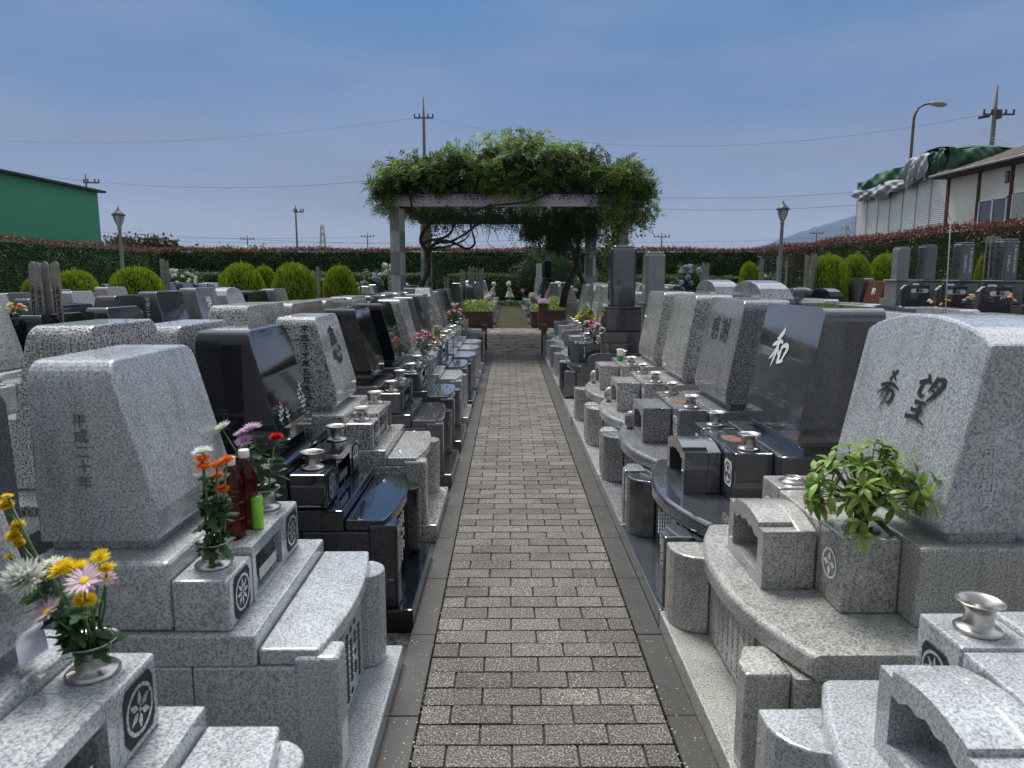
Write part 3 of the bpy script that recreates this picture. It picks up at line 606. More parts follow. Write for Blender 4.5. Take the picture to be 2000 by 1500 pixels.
def grave_B(yc, base, stone, label, kind='slant', zt=1.455, house='box', hi=True, x0=.68, s=1, vases=(1, 1), crest_style=1, group='gravestones in the row right of the brick path', hw=.375, ball=False, bu=.41):
    g = thing('grave', (x0, yc, 0), label, 'gravestone', group)
    def U(a, c): return (s * a, s * c)
    H = .562
    link('kerb_stone', cached(('kerbB', s, base, hi), lambda mb: mb.box(*U(.01, 1.08), -H, H, -.03, .09, .006 if hi else 0, 2), base), g)
    link('wall', cached(('wallB', s, base, hi), lambda mb: mb.box(*U(.17, 1.08), -.55, .55, .0905, .418), base), g)
    def panel(mb):
        mb.box(*U(.160, .1685), -.22, .25, .12, .40)
        mb.m = 1
        for k in range(7):
            for q in range(12):
                if random.random() < .82: mb.box(*U(.1575, .1597), -.19 + k * .06, -.19 + k * .06 + .024, .135 + q * .0215, .135 + q * .0215 + .013)
    link('name_panel', cached(('panelB', s, hi, base), panel, [base, 'carve_white' if base in ('granite_black', 'granite_slate') else base]), g)
    def p1(mb): mb.prism([(s * .03, -.53), (s * .03, -.455), (s * .075, -.36), (s * .167, -.36), (s * .167, -.53)], 2, .0905, .425, .010 if hi else 0, 2)
    def p2(mb):
        pts = [(s * .025, .535)] + [(s * p[0], p[1]) for p in [(.025, .46), (.035, .42), (.06, .38), (.10, .35), (.167, .33)]] + [(s * .167, .535)]
        mb.prism(pts, 2, .0905, .43, .008 if hi else 0, 2)
    link('pillar', cached(('pilB1', s, base, hi), p1, base), g); link('pillar', cached(('pilB2', s, base, hi), p2, base), g)
    def slab(mb):
        n = 18 if hi else 8; pts = []
        for i in range(n + 1):
            v = -.558 + 1.116 * i / n; pts.append((s * (.215 - .125 * (1 - (abs(v) / .558) ** 2.2)), v))
        pts += [(s * .999, .558), (s * .999, -.558)]
        mb.prism(pts, 2, .4185, .50, 0, 3, [(lambda c, d: abs(c.x) < .3 and abs(d.z) < .3 and abs(d.x) < .93, .022 if hi else .012, 4 if hi else 1)])
    link('front_slab', cached(('slabB', s, base, hi), slab, base), g)
    # incense house
    def hs_(mb):
        v0, v1, u0, u1, z0, z1 = -.115, .27, .215, .405, .501, .715
        n = 10; top = [(v0 + (v1 - v0) * i / n, z1 + .035 * math.sin(math.pi * i / n)) for i in range(n + 1)] if house == 'arch' else [(v0, z1 + .02), (v1, z1 + .02)]
        tk = .022
        mb.prism([(v0, z0), *[(p[0], p[1]) for p in top], (v1, z0)], 0, s * (u0 + .12), s * u1, .008 if hi else 0, 2)
        # front frame with a scalloped mouth
        ii = [v0 + .055, v1 - .055]; zb_, zt_ = z0 + .045, z1 - .045
        m_ = 8; scal = [(ii[0] + (ii[1] - ii[0]) * i / m_, zt_ + .026 * math.sin(math.pi * i / m_) - (.010 if i % 2 else -.002)) for i in range(m_ + 1)]
        fx0, fx1 = s * u0, s * (u0 + .1195)
        mb.box(fx0, fx1, v0, ii[0], z0, top[0][1] - .001); mb.box(fx0, fx1, ii[1], v1, z0, top[-1][1] - .001); mb.box(fx0, fx1, ii[0] + .0005, ii[1] - .0005, z0, zb_)
        tops = [(ii[0] + (ii[1] - ii[0]) * i / m_, (z1 + .035 * math.sin(math.pi * ((ii[0] + (ii[1] - ii[0]) * i / m_) - v0) / (v1 - v0))) if house == 'arch' else z1 + .02) for i in range(m_ + 1)]
        for i in range(m_): mb.prism([scal[i], scal[i + 1], tops[i + 1], tops[i]], 0, fx0, fx1)
    link('incense_house', cached(('house', s, base, hi, house), hs_, base), g, (-.0 if bu > .4 else -.09, 0, 0))
    def blk(v0, v1, z1): return lambda mb: mb.box(*U(bu, bu + .188), v0, v1, .501, z1, .008 if hi else 0, 2)
    link('vase_box', cached(('vbB0', s, base, hi, bu), blk(-.30, -.118, .757), base), g)
    link('incense_well', cached(('wellB', s, base, hi, bu), blk(-.116, .270, .750), base), g)
    link('vase_box', cached(('vbB1', s, base, hi, bu), blk(.272, .455, .757), base), g)
    if hi:
        def well(mb):
            n = 20; mb.add([(s * .50 + .05 * math.cos(2 * math.pi * k / n), .05 + .085 * math.sin(2 * math.pi * k / n), .7518) for k in range(n)], [tuple(range(n))])
        link('ash_well', cached(('ash', s), well, 'rust'), g)
        crest(g, (s * (bu - .001), -.21, .64), (0, -s, 0), (0, 0, 1), .115, crest_style)
        crest(g, (s * (bu - .001), .365, .64), (0, -s, 0), (0, 0, 1), .115, crest_style)
    link('pedestal', cached(('pedB', s, base, hi), lambda mb: mb.box(*U(.60, 1.07), -.40, .45, .501, .765, .010 if hi else 0, 2), base), g)
    if kind != 'none':
        link('neck', cached(('neckB', s, stone, hw), lambda mb: mb.box(*U(.72, .93), -hw + .03, hw - .02, .7655, .80), stone), g)
        hsn = link('headstone', stone_mesh(kind, s, stone, hi, zt, .8005, 0, 0, hw, .68, .775, 1.05), g)
    else: hsn = None
    if vases[0]: link('flower_vase', vase_mesh(0 if vases[0] == 1 else 1), g, (s * (bu + .095), -.21, .7575))
    if vases[1]: link('flower_vase', vase_mesh(0 if vases[1] == 1 else 1), g, (s * (bu + .095), .36, .7575))
    if ball:
        def bl(mb): mb.lathe([(0, 0), (.03, .0), (.048, .03), (.05, .07), (.045, .10), (.03, .125), (0, .13)], n=14)
        link('ball_finial', cached(('ball', base), bl, base), g, (s * .22, .35, .5005))
    return g, hsn

SL = (.62, .74, .8005, 1.355)   # left row front geometry
DATE = '平成三十年五月吉日'
# left row
LS = [  # base, stone, kind, label
 ('granite_soft', 'granite_soft', 'slant', 'pale granite grave at the bottom left corner, holding the yellow, white and pink bouquet'),
 ('granite_soft', 'granite_soft', 'slant', 'pale grey granite grave with the two tea bottles and orange flowers'),
 ('granite_black', 'granite_black', 'slant', 'glossy black grave with floral engraving, just beyond the one with the tea bottles'),
 ('granite_light', 'granite_light', 'slant', 'salt and pepper granite grave carved with one black brush character on its slanted front'),
 ('granite_slate', 'granite_black', 'slant', 'black grave just beyond the stone with the black brush character'),
 ('granite_slate', 'granite_black', 'slant', 'black grave with rounded edge, the farther of the two blacks before the pink flowers'),
 ('granite_light', 'granite_light', 'slant', 'speckled light grave with the pink chrysanthemum bunch'),
 ('granite_slate', 'granite_slate', 'slant', 'dark slate grave holding the green tea bottle, just beyond the pink chrysanthemums'),
 ('granite_mid', 'granite_mid', 'slant', 'mid grey grave just beyond the dark slate one with the green tea bottle'),
 ('granite_light', 'granite_light', 'vault', 'light granite grave with a rounded vault top near the end of the left row'),
 ('granite_soft', 'granite_mid', 'slant', 'grey grave with the tall mixed bouquet, third from the crossing on the left'),
 ('granite_slate', 'granite_slate', 'slant', 'dark grave second from the crossing in the left row'),
 ('granite_light', 'granite_mid', 'slant', 'light granite grave last in the left row before the crossing'),
]
for i, (ba, stn, kd, lb) in enumerate(LS):
    yc = 2.36 + 1.13 * (i - 1) if i < 7 else 2.36 + 1.13 * 5 + 1.055 * (i - 6)
    g, hs = grave_A(yc, ba, stn, lb, kd, zt=1.355 if kd == 'slant' else 1.30, hi=i < 8, rounded=i > 7, vases=(1, 1), open_box=i < 8)
    P = lambda f, v: front_pt(-1, .62, .74, .8005, 1.355, f, v)
    if i == 1:
        writing('平成二十年', .045, 'carve_faint', hs, (-.83, -.286, 1.08), (1, 0, 0), (0, 0, 1), True)
    if i == 2:
        for vv, ff in ((-.2, .10), (-.16, .17), (-.1, .09), (.14, .2), (.19, .28), (.2, .15), (.16, .10)):
            l, r_, u_ = P(ff, vv); brush('sprig', .075, 'carve_pale', hs, l, r_, u_)
        writing('平成', .05, 'carve_grey', hs, (-.86, -.286, .95), (1, 0, 0), (0, 0, 1), True)
    if i == 3:
        l, r_, u_ = P(.60, .0); brush('恵', .235, 'carve_black', hs, l, r_, u_)
        writing(DATE, .050, 'carve_black', hs, (-.80, -.286, 1.07), (1, 0, 0), (0, 0, 1), True, bold=.02)
        writing('吉', .050, 'carve_black', hs, (-.91, -.286, 1.15), (1, 0, 0), (0, 0, 1), True)
    if i == 4: writing('平成', .05, 'carve_grey', hs, (-.82, -.286, 1.22), (1, 0, 0), (0, 0, 1), True)
    if i == 7:
        l, r_, u_ = P(.55, 0); writing('ありがとう', .075, 'carve_black', hs, l, r_, u_, True)
# right row
RS = [
 ('granite_soft', 'granite_soft', 'none', 'blue-white granite grave at the bottom right corner, with an empty flared steel vase'),
 ('granite_buff', 'granite_soft', 'arch', 'pale granite grave carved with two black brush characters, leafy green plant in its vase'),
 ('granite_slate', 'granite_slate', 'slant', 'dark slate grave with one white brush character on a glossy face'),
 ('granite_mid', 'granite_mid', 'slant', 'speckled grey grave carved with two small black characters'),
 ('granite_light', 'granite_light', 'slant', 'light speckled grave with blank glossy face, just beyond the two small characters'),
 ('granite_light', 'granite_light', 'slant', 'light speckled grave with the green labelled cup, next to the tall dark pillar'),
 ('granite_light', 'granite_light', 'plot', 'low empty granite plot with no stone, just before the tall dark pillar'),
 ('granite_slate', 'granite_slate', 'stele', 'tall dark square pillar grave on stacked bases right of the brick path'),
 ('granite_light', 'granite_soft', 'slant', 'pale grave just beyond the tall dark pillar'),
 ('granite_mid', 'granite_light', 'slant', 'speckled grave with the yellow bouquet, second beyond the tall dark pillar'),
 ('granite_light', 'granite_mid', 'vault', 'round topped grave third beyond the tall dark pillar'),
 ('granite_mid', 'granite_soft', 'slant', 'light grave last in the right row before the crossing'),
]
for i, (ba, stn, kd, lb) in enumerate(RS):
    yc = 2.50 + 1.13 * (i - 1)
    if kd == 'plot':
        mb = MB(); mb.box(.0, 1.05, -.55, .55, -.03, .10, .01, 1); tag(link('empty_plot', mb.mesh('empty_plot', 'granite_light'), None, (.68, yc, 0)), lb, 'grave plot'); continue
    if kd == 'stele':
        g, hs = grave_B(yc, ba, stn, lb, 'none', hi=True, house='box', vases=(1, 1), bu=.30)
        g.location.y += .06
        link('lower_base', cached(('lb',), lambda mb: mb.box(.50, 1.07, -.36, .36, .7655, .90, .008, 2), stn), g)
        link('upper_base', cached(('ub',), lambda mb: mb.box(.56, 1.01, -.27, .27, .9005, 1.20, .012, 2), stn), g)
        link('upper_base', cached(('ub2',), lambda mb: mb.box(.53, 1.04, -.30, .30, 1.2005, 1.225, .004, 2), stn), g)
        hs = link('headstone', stone_mesh('stele', 1, stn, True, 1.985, 1.2255, 0, 0, .165, .63, .63, .95), g)
        writing('先祖代々之墓', .10, 'carve_black', hs, (.63, 0, 1.58), (0, -1, 0), (0, 0, 1), True)
        def sidek(mb): mb.prism([(.30, .501), (.30, .56), (.34, .63), (.42, .655), (1.06, .655), (1.06, .501)], 1, -.555, -.47, .008, 2)
        link('side_kerb', cached(('sk',), sidek, stn), g)
        continue
    zt = {1: 1.395, 10: 1.36}.get(i, 1.455)
    g, hs = grave_B(yc, ba, stn, lb, kd, zt=zt, house='arch' if i in (0, 1, 2) else 'box', hi=i < 7, vases={0: (1, 1), 1: (2, 2)}.get(i, (1, 1)), ball=i in (3, 4, 5), crest_style={1: 2, 0: 0}.get(i, 1))
    if i == 0: g.location.z = -.04; g.location.y -= .05
    def PB(f, v, ub=.68, ut=.775, zt_=zt): return front_pt(1, ub, ut, .8005, zt_, f, v)
    if i == 1:
        l, r_, u_ = PB(.58, .10); brush('希', .155, 'carve_black', hs, l, r_, u_, .05)
        l, r_, u_ = PB(.58, -.135); brush('望', .178, 'carve_black', hs, l, r_, u_, .05)
        writing('可村利男', .05, 'carve_pale', hs, (.80, -.376, .98), (1, 0, 0), (0, 0, 1), True)
    if i == 2:
        l, r_, u_ = PB(.60, .06); brush('和', .215, 'carve_white', hs, l, r_, u_, .1)
    if i == 3:
        l, r_, u_ = PB(.62, .0); writing('感', .175, 'carve_black', hs, (l[0], l[1] + .11, l[2]), r_, u_, bold=.0); writing('謝', .175, 'carve_black', hs, (l[0], l[1] - .10, l[2]), r_, u_, bold=.0)
        writing('平成', .05, 'carve_black', hs, (.86, -.376, 1.0), (1, 0, 0), (0, 0, 1), True)

# rows behind, simpler graves
def grave_C(x0, s, yc, base, stone, kind, label, group, dz=0, zt=1.37, hw=.36, text=None, side=None, tcol='carve_black', stele=False, back_only=False):
    g = thing('grave', (x0, yc, dz), label, 'gravestone', group)
    def U(a, c): return (s * a, s * c)
    link('base', cached(('baseC', s, base), lambda mb: (mb.box(*U(0, 1.02), -.50, .50, -.03, .09, .006, 1), mb.box(*U(.12, 1.0), -.49, .49, .0905, .45, .006, 1)), base), g)
    def sl(mb):
        pts = [(s * (.12 - .09 * (1 - (v / .49) ** 2)), v) for v in np.linspace(-.49, .49, 7)] + [(s * .35, .49), (s * .35, -.49)]
        mb.prism(pts, 2, .4505, .505, .01, 1)
    link('front_slab', cached(('slabC', s, base), sl, base), g)
    for sv in (-1, 1): link('vase_box', cached(('vbC', s, base, sv), lambda mb: mb.box(*U(.37, .55), sv * .18, sv * .36, .4505, .73, .01, 1) if sv > 0 else mb.box(*U(.37, .55), -.36, -.18, .4505, .73, .01, 1), base), g)
    link('incense_box', cached(('ibC', s, base), lambda mb: mb.box(*U(.34, .56), -.17, .17, .4505, .74, .01, 1), base), g)
    link('flower_vase', vase_mesh(), g, (s * .46, -.27, .731)); link('flower_vase', vase_mesh(), g, (s * .46, .27, .731))
    zb = .8005
    if stele:
        link('lower_base', cached(('pedC2', s, stone), lambda mb: (mb.box(*U(.50, 1.02), -.40, .40, .4505, .85, .01, 2), mb.box(*U(.56, 1.0), -.34, .34, .8505, 1.14, .01, 2)), stone), g)
        link('pedestal', cached(('pedC3', s, stone), lambda mb: (mb.box(*U(.60, .97), -.25, .25, 1.1405, 1.50, .02, 2), mb.box(*U(.58, .99), -.27, .27, 1.5005, 1.535, .006, 1)), stone), g)
        hs = link('headstone', stone_mesh('stele', s, stone, True, 2.21, 1.5355, 0, 0, .14, .65, .65, .92), g)
        def board(mb): mb.prism([(s * .02, .4505), (s * .02, 1.36), (s * .10, 1.44), (s * .56, 1.44), (s * .56, .4505)], 1, -.545, -.46, .008, 2)
        if stone == 'granite_slate':
            bd = link('name_board', cached(('boardC', s, stone), board, stone), g)
            mbp = MB(); mbp.prism([(s * q[0], q[1]) for q in arc((.50, 1.33), .04, -90, 90, 6) + arc((.24, 1.33), .04, 90, 270, 6)], 1, -.5485, -.5455); link('plate', mbp.mesh('plate', 'white_plastic'), bd)
            writing('墓誌', .075, 'carve_black', bd, (s * .37, -.5486, 1.33), (1, 0, 0), (0, 0, 1), bold=.03)
            crest(g, (s * .5985, 0, 1.32), (0, -s, 0), (0, 0, 1), .26, 1)
    else:
        link('pedestal', cached(('pedC', s, base), lambda mb: mb.box(*U(.57, 1.0), -.42, .42, .4505, .80, .012, 1), base), g)
        hs = link('headstone', stone_mesh(kind, s, stone, True, zt, zb, 0, 0, hw, .64, .76, .99), g)
    if text:
        if stele: writing(text, .115, tcol, hs, (s * .65, 0, 1.86), (0, -s, 0), (0, 0, 1), True)
        else:
            l, r_, u_ = front_pt(s, .64, .76, zb, zt, .6, 0); writing(text, .17 if len(text) < 2 else .11, tcol, hs, l, r_, u_, bold=.03)
    if side:
        if stele:
            writing(side[0], .048, tcol if side[1] is None else side[1], hs, (s * .785 + .045, -.141, 1.88), (1, 0, 0), (0, 0, 1), True, bold=.03)
            writing(side[2], .05, side[1], hs, (s * .785 - .05, -.141, 1.82), (1, 0, 0), (0, 0, 1), True, bold=.03)
        else:
            writing(side[0], .06, side[1], hs, (s * .86, -hw - .001, 1.12), (1, 0, 0), (0, 0, 1), True)
            if len(side) > 2: writing(side[2], .06, side[1], hs, (s * .86 - .09, -hw - .001, 1.06), (1, 0, 0), (0, 0, 1), True)
    return g, hs
MN = {'granite_light': 'speckled light', 'granite_soft': 'pale grey', 'granite_mid': 'mid grey', 'granite_slate': 'dark slate', 'granite_black': 'black', 'granite_pink': 'pinkish', 'granite_dkgrey': 'dark grey', 'granite_red': 'red', 'granite_buff': 'buff'}
KN = {'slant': 'slanted', 'arch': 'arch topped', 'vault': 'round topped', 'stele': 'tall square', 'boulder': 'rough edged'}
def row(x0, s, ys, specs, rowname, group, far=False):
    rr = random.Random(int(x0 * 100) + int(ys[0]))
    for i, yc in enumerate(ys):
        sp = specs[i] if specs and i < len(specs) and specs[i] else None
        if sp is None:
            st_ = rr.choice(['granite_light', 'granite_light', 'granite_soft', 'granite_mid', 'granite_mid', 'granite_slate', 'granite_dkgrey', 'granite_black', 'granite_pink'] if not far else ['granite_light', 'granite_soft', 'granite_mid', 'granite_mid', 'granite_slate', 'granite_dkgrey'])
            kd = rr.choice(['slant'] * 5 + ['vault', 'boulder'])
            sp = dict(base=st_ if rr.random() < .6 else 'granite_mid', stone=st_, kind=kd, zt=rr.choice([1.25, 1.3, 1.34, 1.37, 1.4]) - (.08 if kd == 'vault' else 0), hw=rr.choice([.30, .34, .36]))
        sp = dict(sp)
        lb = '%s %s gravestone, %s along %s' % (MN[sp['stone']], KN['stele' if sp.get('stele') else sp['kind']], ORD[i] if i else 'first', rowname)
        grave_C(x0, s, yc, sp.pop('base'), sp.pop('stone'), sp.pop('kind'), sp.pop('label', lb), group, **sp)
def ylist(a, n, p): return [a + p * i for i in range(n)]
D = lambda st, kd='slant', **k: dict(base=k.pop('base', st), stone=st, kind=kd, **k)
row(-2.52, 1, [1.9, 2.87, 3.62, 4.57, 5.52, 6.45] + ylist(7.4, 8, .96), [D('granite_dkgrey', zt=1.26, hw=.26), D('granite_light', zt=1.42, hw=.26, side=('平成', 'carve_black', '大')), D('granite_light', zt=1.37, hw=.31), D('granite_light', zt=1.43, side=('平成', 'carve_black')), D('granite_pink', zt=1.41, hw=.44), D('granite_pink', zt=1.40, hw=.42, side=('平', 'carve_white')), D('granite_light', zt=1.40), D('granite_slate', zt=1.39), D('granite_dkgrey', zt=1.38), D('granite_mid', zt=1.38), D('granite_slate', zt=1.37)],
    'the row backing onto the left path row', 'gravestones backing onto the left row')
row(-3.66, -1, ylist(3.7, 10, 1.13), [D('granite_slate', 'boulder', zt=1.3), D('granite_light', zt=1.3), D('granite_light', zt=1.34), D('granite_black', zt=1.24), D('granite_slate', zt=1.26), D('granite_slate', zt=1.41, text='福寿草', side=('平成二十年十月', 'carve_white', '後藤正幸')), D('granite_mid', zt=1.44, text='絆', tcol='carve_white'), D('granite_light', 'vault', zt=1.30), D('granite_black', zt=1.35), D('granite_mid')],
    'second row left of path', 'gravestones in the second left row')
row(-5.72, 1, ylist(5.6, 9, 1.13), None, 'the third row left of the path', 'gravestones in the third left row')
row(-6.86, -1, ylist(7.2, 7, 1.13), None, 'the fourth row left of the path', 'gravestones in the fourth left row')
row(-8.92, 1, ylist(9.4, 5, 1.13), None, 'the fifth row left of the path', 'gravestones in the fifth left row')
row(-10.06, -1, ylist(11.7, 3, 1.13), None, 'the sixth row left of the path', 'gravestones in the sixth left row')
row(2.80, -1, ylist(3.2, 10, 1.13), [D('granite_light', zt=1.30), D('granite_light', zt=1.34), D('granite_mid', 'vault', zt=1.44, side=('平成二十', 'carve_black')), D('granite_mid', 'vault', zt=1.44), D('granite_mid', zt=1.32), D('granite_mid', zt=1.3), D('granite_mid', stele=True, dz=-.28), D('granite_light')],
    'the row backing onto the right path row', 'gravestones backing onto the right row')
LOW = lambda z=1.12: D('granite_light', zt=z, hw=.42)
row(4.10, 1, ylist(4.6, 10, 1.13), [LOW(), LOW(1.08), D('granite_mid', zt=1.12), LOW(), LOW(1.15), D('granite_soft', zt=1.2), LOW(1.25), D('granite_slate', zt=1.40, text='愛', tcol='carve_white', side=('平成', 'carve_white')), D('granite_mid', zt=1.42, text='心和', tcol='carve_white', side=('平成', 'carve_white')), D('granite_soft', zt=1.42, text='福寿')],
    'second row right of path', 'gravestones in the second right row')
row(6.22, -1, ylist(6.5, 8, 1.10), [D('granite_light', zt=1.19, hw=.46), D('granite_light', zt=1.20, hw=.47), D('granite_light', zt=1.22, hw=.46), D('granite_slate', zt=1.20, hw=.40), D('granite_light', zt=1.2, hw=.46), D('granite_black', 'vault', zt=1.28), D('granite_black', 'vault', zt=1.28), D('granite_mid', zt=1.3)], 'the third row right of the path', 'gravestones in the third right row')
DT = ('平成十九年六月吉日', 'carve_white')
row(7.50, 1, [10.85, 11.98, 13.11, 14.24, 15.2, 16.1, 17.0], [D('granite_slate', 'slant', stele=True, text='山本家之墓', side=DT + ('中本寿建之',)), D('granite_slate', stele=True, text='山本家之墓', side=DT + ('中本寿建之',)), D('granite_slate', stele=True, text='田中家之墓', side=DT + ('田中真治建之',)), D('granite_slate', stele=True, text='ありがとう', tcol='carve_black'), D('granite_mid', stele=True), D('granite_red', zt=1.5, text='和', tcol='carve_white'), D('granite_slate', zt=1.56)],
    'the fourth row right of the path', 'gravestones in the fourth right row')
row(9.6, -1, ylist(13.0, 4, 1.13), None, 'the fifth row right of the path', 'gravestones in the fifth right row')
# far blocks beyond the crossing
for k, (x0, s) in enumerate([(-.44, -1), (-2.52, 1), (-3.66, -1), (-5.72, 1), (-6.86, -1), (-8.92, 1), (-10.06, -1), (-12.1, 1), (-13.3, -1)]):
    n = 14 if k == 0 else (8 if k < 3 else 4)
    row(x0, s, ylist(24.6 if k == 0 else 23.0, n - (2 if k == 0 else 0), 1.25), None, 'far block left, row %s' % ['one', 'two', 'three', 'four', 'five', 'six', 'seven', 'eight', 'nine'][k], 'gravestones beyond the crossing, left', True)
for k, (x0, s) in enumerate([(.68, 1), (2.80, -1), (4.1, 1), (6.2, -1), (7.3, 1), (9.4, -1), (10.6, 1)]):
    n = 14 if k == 0 else (8 if k < 3 else 4)
    sp = [None] * n
    if k == 0: sp[2] = D('granite_black', stele=True); sp[8] = D('granite_soft', stele=True)
    row(x0, s, ylist(24.6 if k == 0 else 23.0, n - (2 if k == 0 else 0), 1.25), sp, 'far block right, row %s' % ['one', 'two', 'three', 'four', 'five', 'six', 'seven'][k], 'gravestones beyond the crossing, right', True)
#PART2
# ---------------------------------------------------------------- placing helper: a photo direction at a chosen distance Y
RT = Vector((math.cos(YAW), -math.sin(YAW), 0)); UPV = RT.cross(fwd)
def at(px, py, Y):
    d = fwd + RT * ((px - 1000) / F) - UPV * ((py - 750) / F)
    return Vector((0, 0, 1.6)) + d * (Y / d.y)

# ---------------------------------------------------------------- hedges
def hedge(name, p0, p1, th, h, label, n, leaf=.09, mat='hedge_leaf', red=True, redh=.28, vis=0):
    p0 = Vector(p0); p1 = Vector(p1); d = (p1 - p0); L = d.length; d.normalize(); q = Vector((-d.y, d.x, 0))
    g = thing(name, (p0.x, p0.y, 0), label, 'hedge')
    mb = MB(); a = .10
    c = [p0 - p0 + q * a, d * L + q * a, d * L + q * (th - a), q * (th - a)]
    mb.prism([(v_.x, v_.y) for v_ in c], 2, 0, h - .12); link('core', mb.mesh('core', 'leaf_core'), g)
    def pts(n, zlo, zhi, top):
        t_ = RNG.uniform(0, L, n); z = RNG.uniform(zlo, zhi, n); s_ = RNG.choice([vis, 1 - vis], n, p=[.88, .12]) * th + RNG.normal(0, .05, n)
        k = RNG.random(n) < top; s_[k] = RNG.uniform(0, th, k.sum()); z[k] = zhi + RNG.normal(0, .05, k.sum())
        s_ += .07 * np.sin(t_ * 1.7 + z * 2.1) + .04 * np.sin(t_ * 5.1 - z * 4)
        z = z + .05 * np.sin(t_ * .9) * (z > h - .4)
        return np.stack([t_ * d.x + s_ * q.x, t_ * d.y + s_ * q.y, z], 1)
    P = pts(n, 0.4, h, .15)
    o = quads('foliage', leaf_quads(P, leaf, spread=1, aspect=.55), mat, g)
    if red:
        P = pts(int(n * .30), h - redh * .6, h + .05, .5); P[:, 2] += np.abs(RNG.normal(0, .035, len(P)))
        quads('new_growth', leaf_quads(P, leaf * 1.05, up=np.array([[0, 0, 1.2]]), aspect=.5), 'hedge_red', g)
        m_ = int(L * 12); P = pts(m_, h, h, 1); sp = []
        for p in P:   # upright shoots standing out of the clipped top
            hh = abs(RNG.normal(0, .13)) + .03
            for k in range(6): sp.append(p + np.array([RNG.normal(0, .015), RNG.normal(0, .015), hh * k / 5]))
        quads('shoots', leaf_quads(np.array(sp), leaf * .85, up=np.array([[0, 0, 1.6]]), aspect=.35), 'hedge_red', g)
    return g
hedge('hedge', (-20.5, 42, 0), (15.5, 42, 0), 1.2, 3.12, 'tall clipped green hedge with reddish tips across the back of the cemetery', 42000, .10)
hedge('hedge', (-20.0, 6, 0), (-20.0, 42, 0), 1.1, 3.08, 'tall clipped hedge in front of the green building', 22000, .09)
hedge('hedge', (15.4, 9, 0), (15.4, 42, 0), 1.1, 3.14, 'tall brownish red tipped hedge below the tarpaulin covered shed', 34000, .075, mat='hedge_brown', redh=.5, vis=1)
hedge('low_hedge', (-19.0, 40.2, 0), (-4.5, 40.2, 0), .8, 1.75, 'low dark green hedge left of the children statues, in front of the tall hedge', 16000, .085, red=False)
hedge('low_hedge', (-3.5, 41.0, 0), (6.0, 41.0, 0), .7, 1.7, 'low dark green hedge directly behind the two white child statues', 12000, .085, red=False, mat='hedge_leaf')
hedge('low_hedge', (6.4, 40.4, 0), (15.0, 40.4, 0), .7, 1.6, 'low dark green hedge at the back right, behind the hydrangeas', 10000, .085, red=False)

# ---------------------------------------------------------------- pergola
pg = thing('pergola', (0.05, 15.6, 0), 'granite columned pergola with a pale lilac beam, over the crossing path', 'pergola')
PX = [(-2.38, 0), (2.42, 0), (-2.36, 5.2), (2.36, 5.2)]
for i, (x, y) in enumerate(PX):
    mb = MB(); n = 8; r0 = .165; zs = [0, .55, 1.1, 1.62, 2.12, 2.55, 3.02]
    for k in range(n):
        a0 = 2 * math.pi * (k + .5) / n; a1 = 2 * math.pi * (k + 1.5) / n
        for j in range(6):
            mb.m = (j + (k // 2)) % 2
            z0, z1 = zs[j] + .004, zs[j + 1]
            mb.add([(r0 * math.cos(a0), r0 * math.sin(a0), z0), (r0 * math.cos(a1), r0 * math.sin(a1), z0), (r0 * math.cos(a1), r0 * math.sin(a1), z1), (r0 * math.cos(a0), r0 * math.sin(a0), z1)], [(0, 1, 2, 3)])
    mb.m = 0; mb.add([(r0 * math.cos(2 * math.pi * (k + .5) / n), r0 * math.sin(2 * math.pi * (k + .5) / n), 3.02) for k in range(n)], [tuple(range(n))])
    link('column', mb.mesh('column', ['granite_pillar', 'granite_soft2']), pg, (x - .05, y, 0))
    mb = MB(); mb.box(-.05, .05, -.05, .05, 3.02, 3.08); link('bracket', mb.mesh('bracket', 'beam_paint'), pg, (x - .05, y, 0))
mb = MB(); mb.box(-2.55, 2.75, -.08, .08, 3.081, 3.33, .004, 1); link('beam', mb.mesh('beam', 'beam_paint'), pg)
mb = MB(); mb.box(-2.55, 2.75, 5.12, 5.28, 3.081, 3.33); link('beam', mb.mesh('beam', 'beam_dark'), pg)
for x in (-2.43, 2.31):
    mb = MB(); mb.box(x - .07, x + .07, .085, 5.115, 3.083, 3.28); link('beam', mb.mesh('beam', 'beam_dark'), pg)
for k in range(9):
    x = -2.3 + k * .58; mb = MB(); mb.box(x - .04, x + .04, -.5, 5.7, 3.333, 3.42); link('rafter', mb.mesh('rafter', 'beam_dark'), pg)

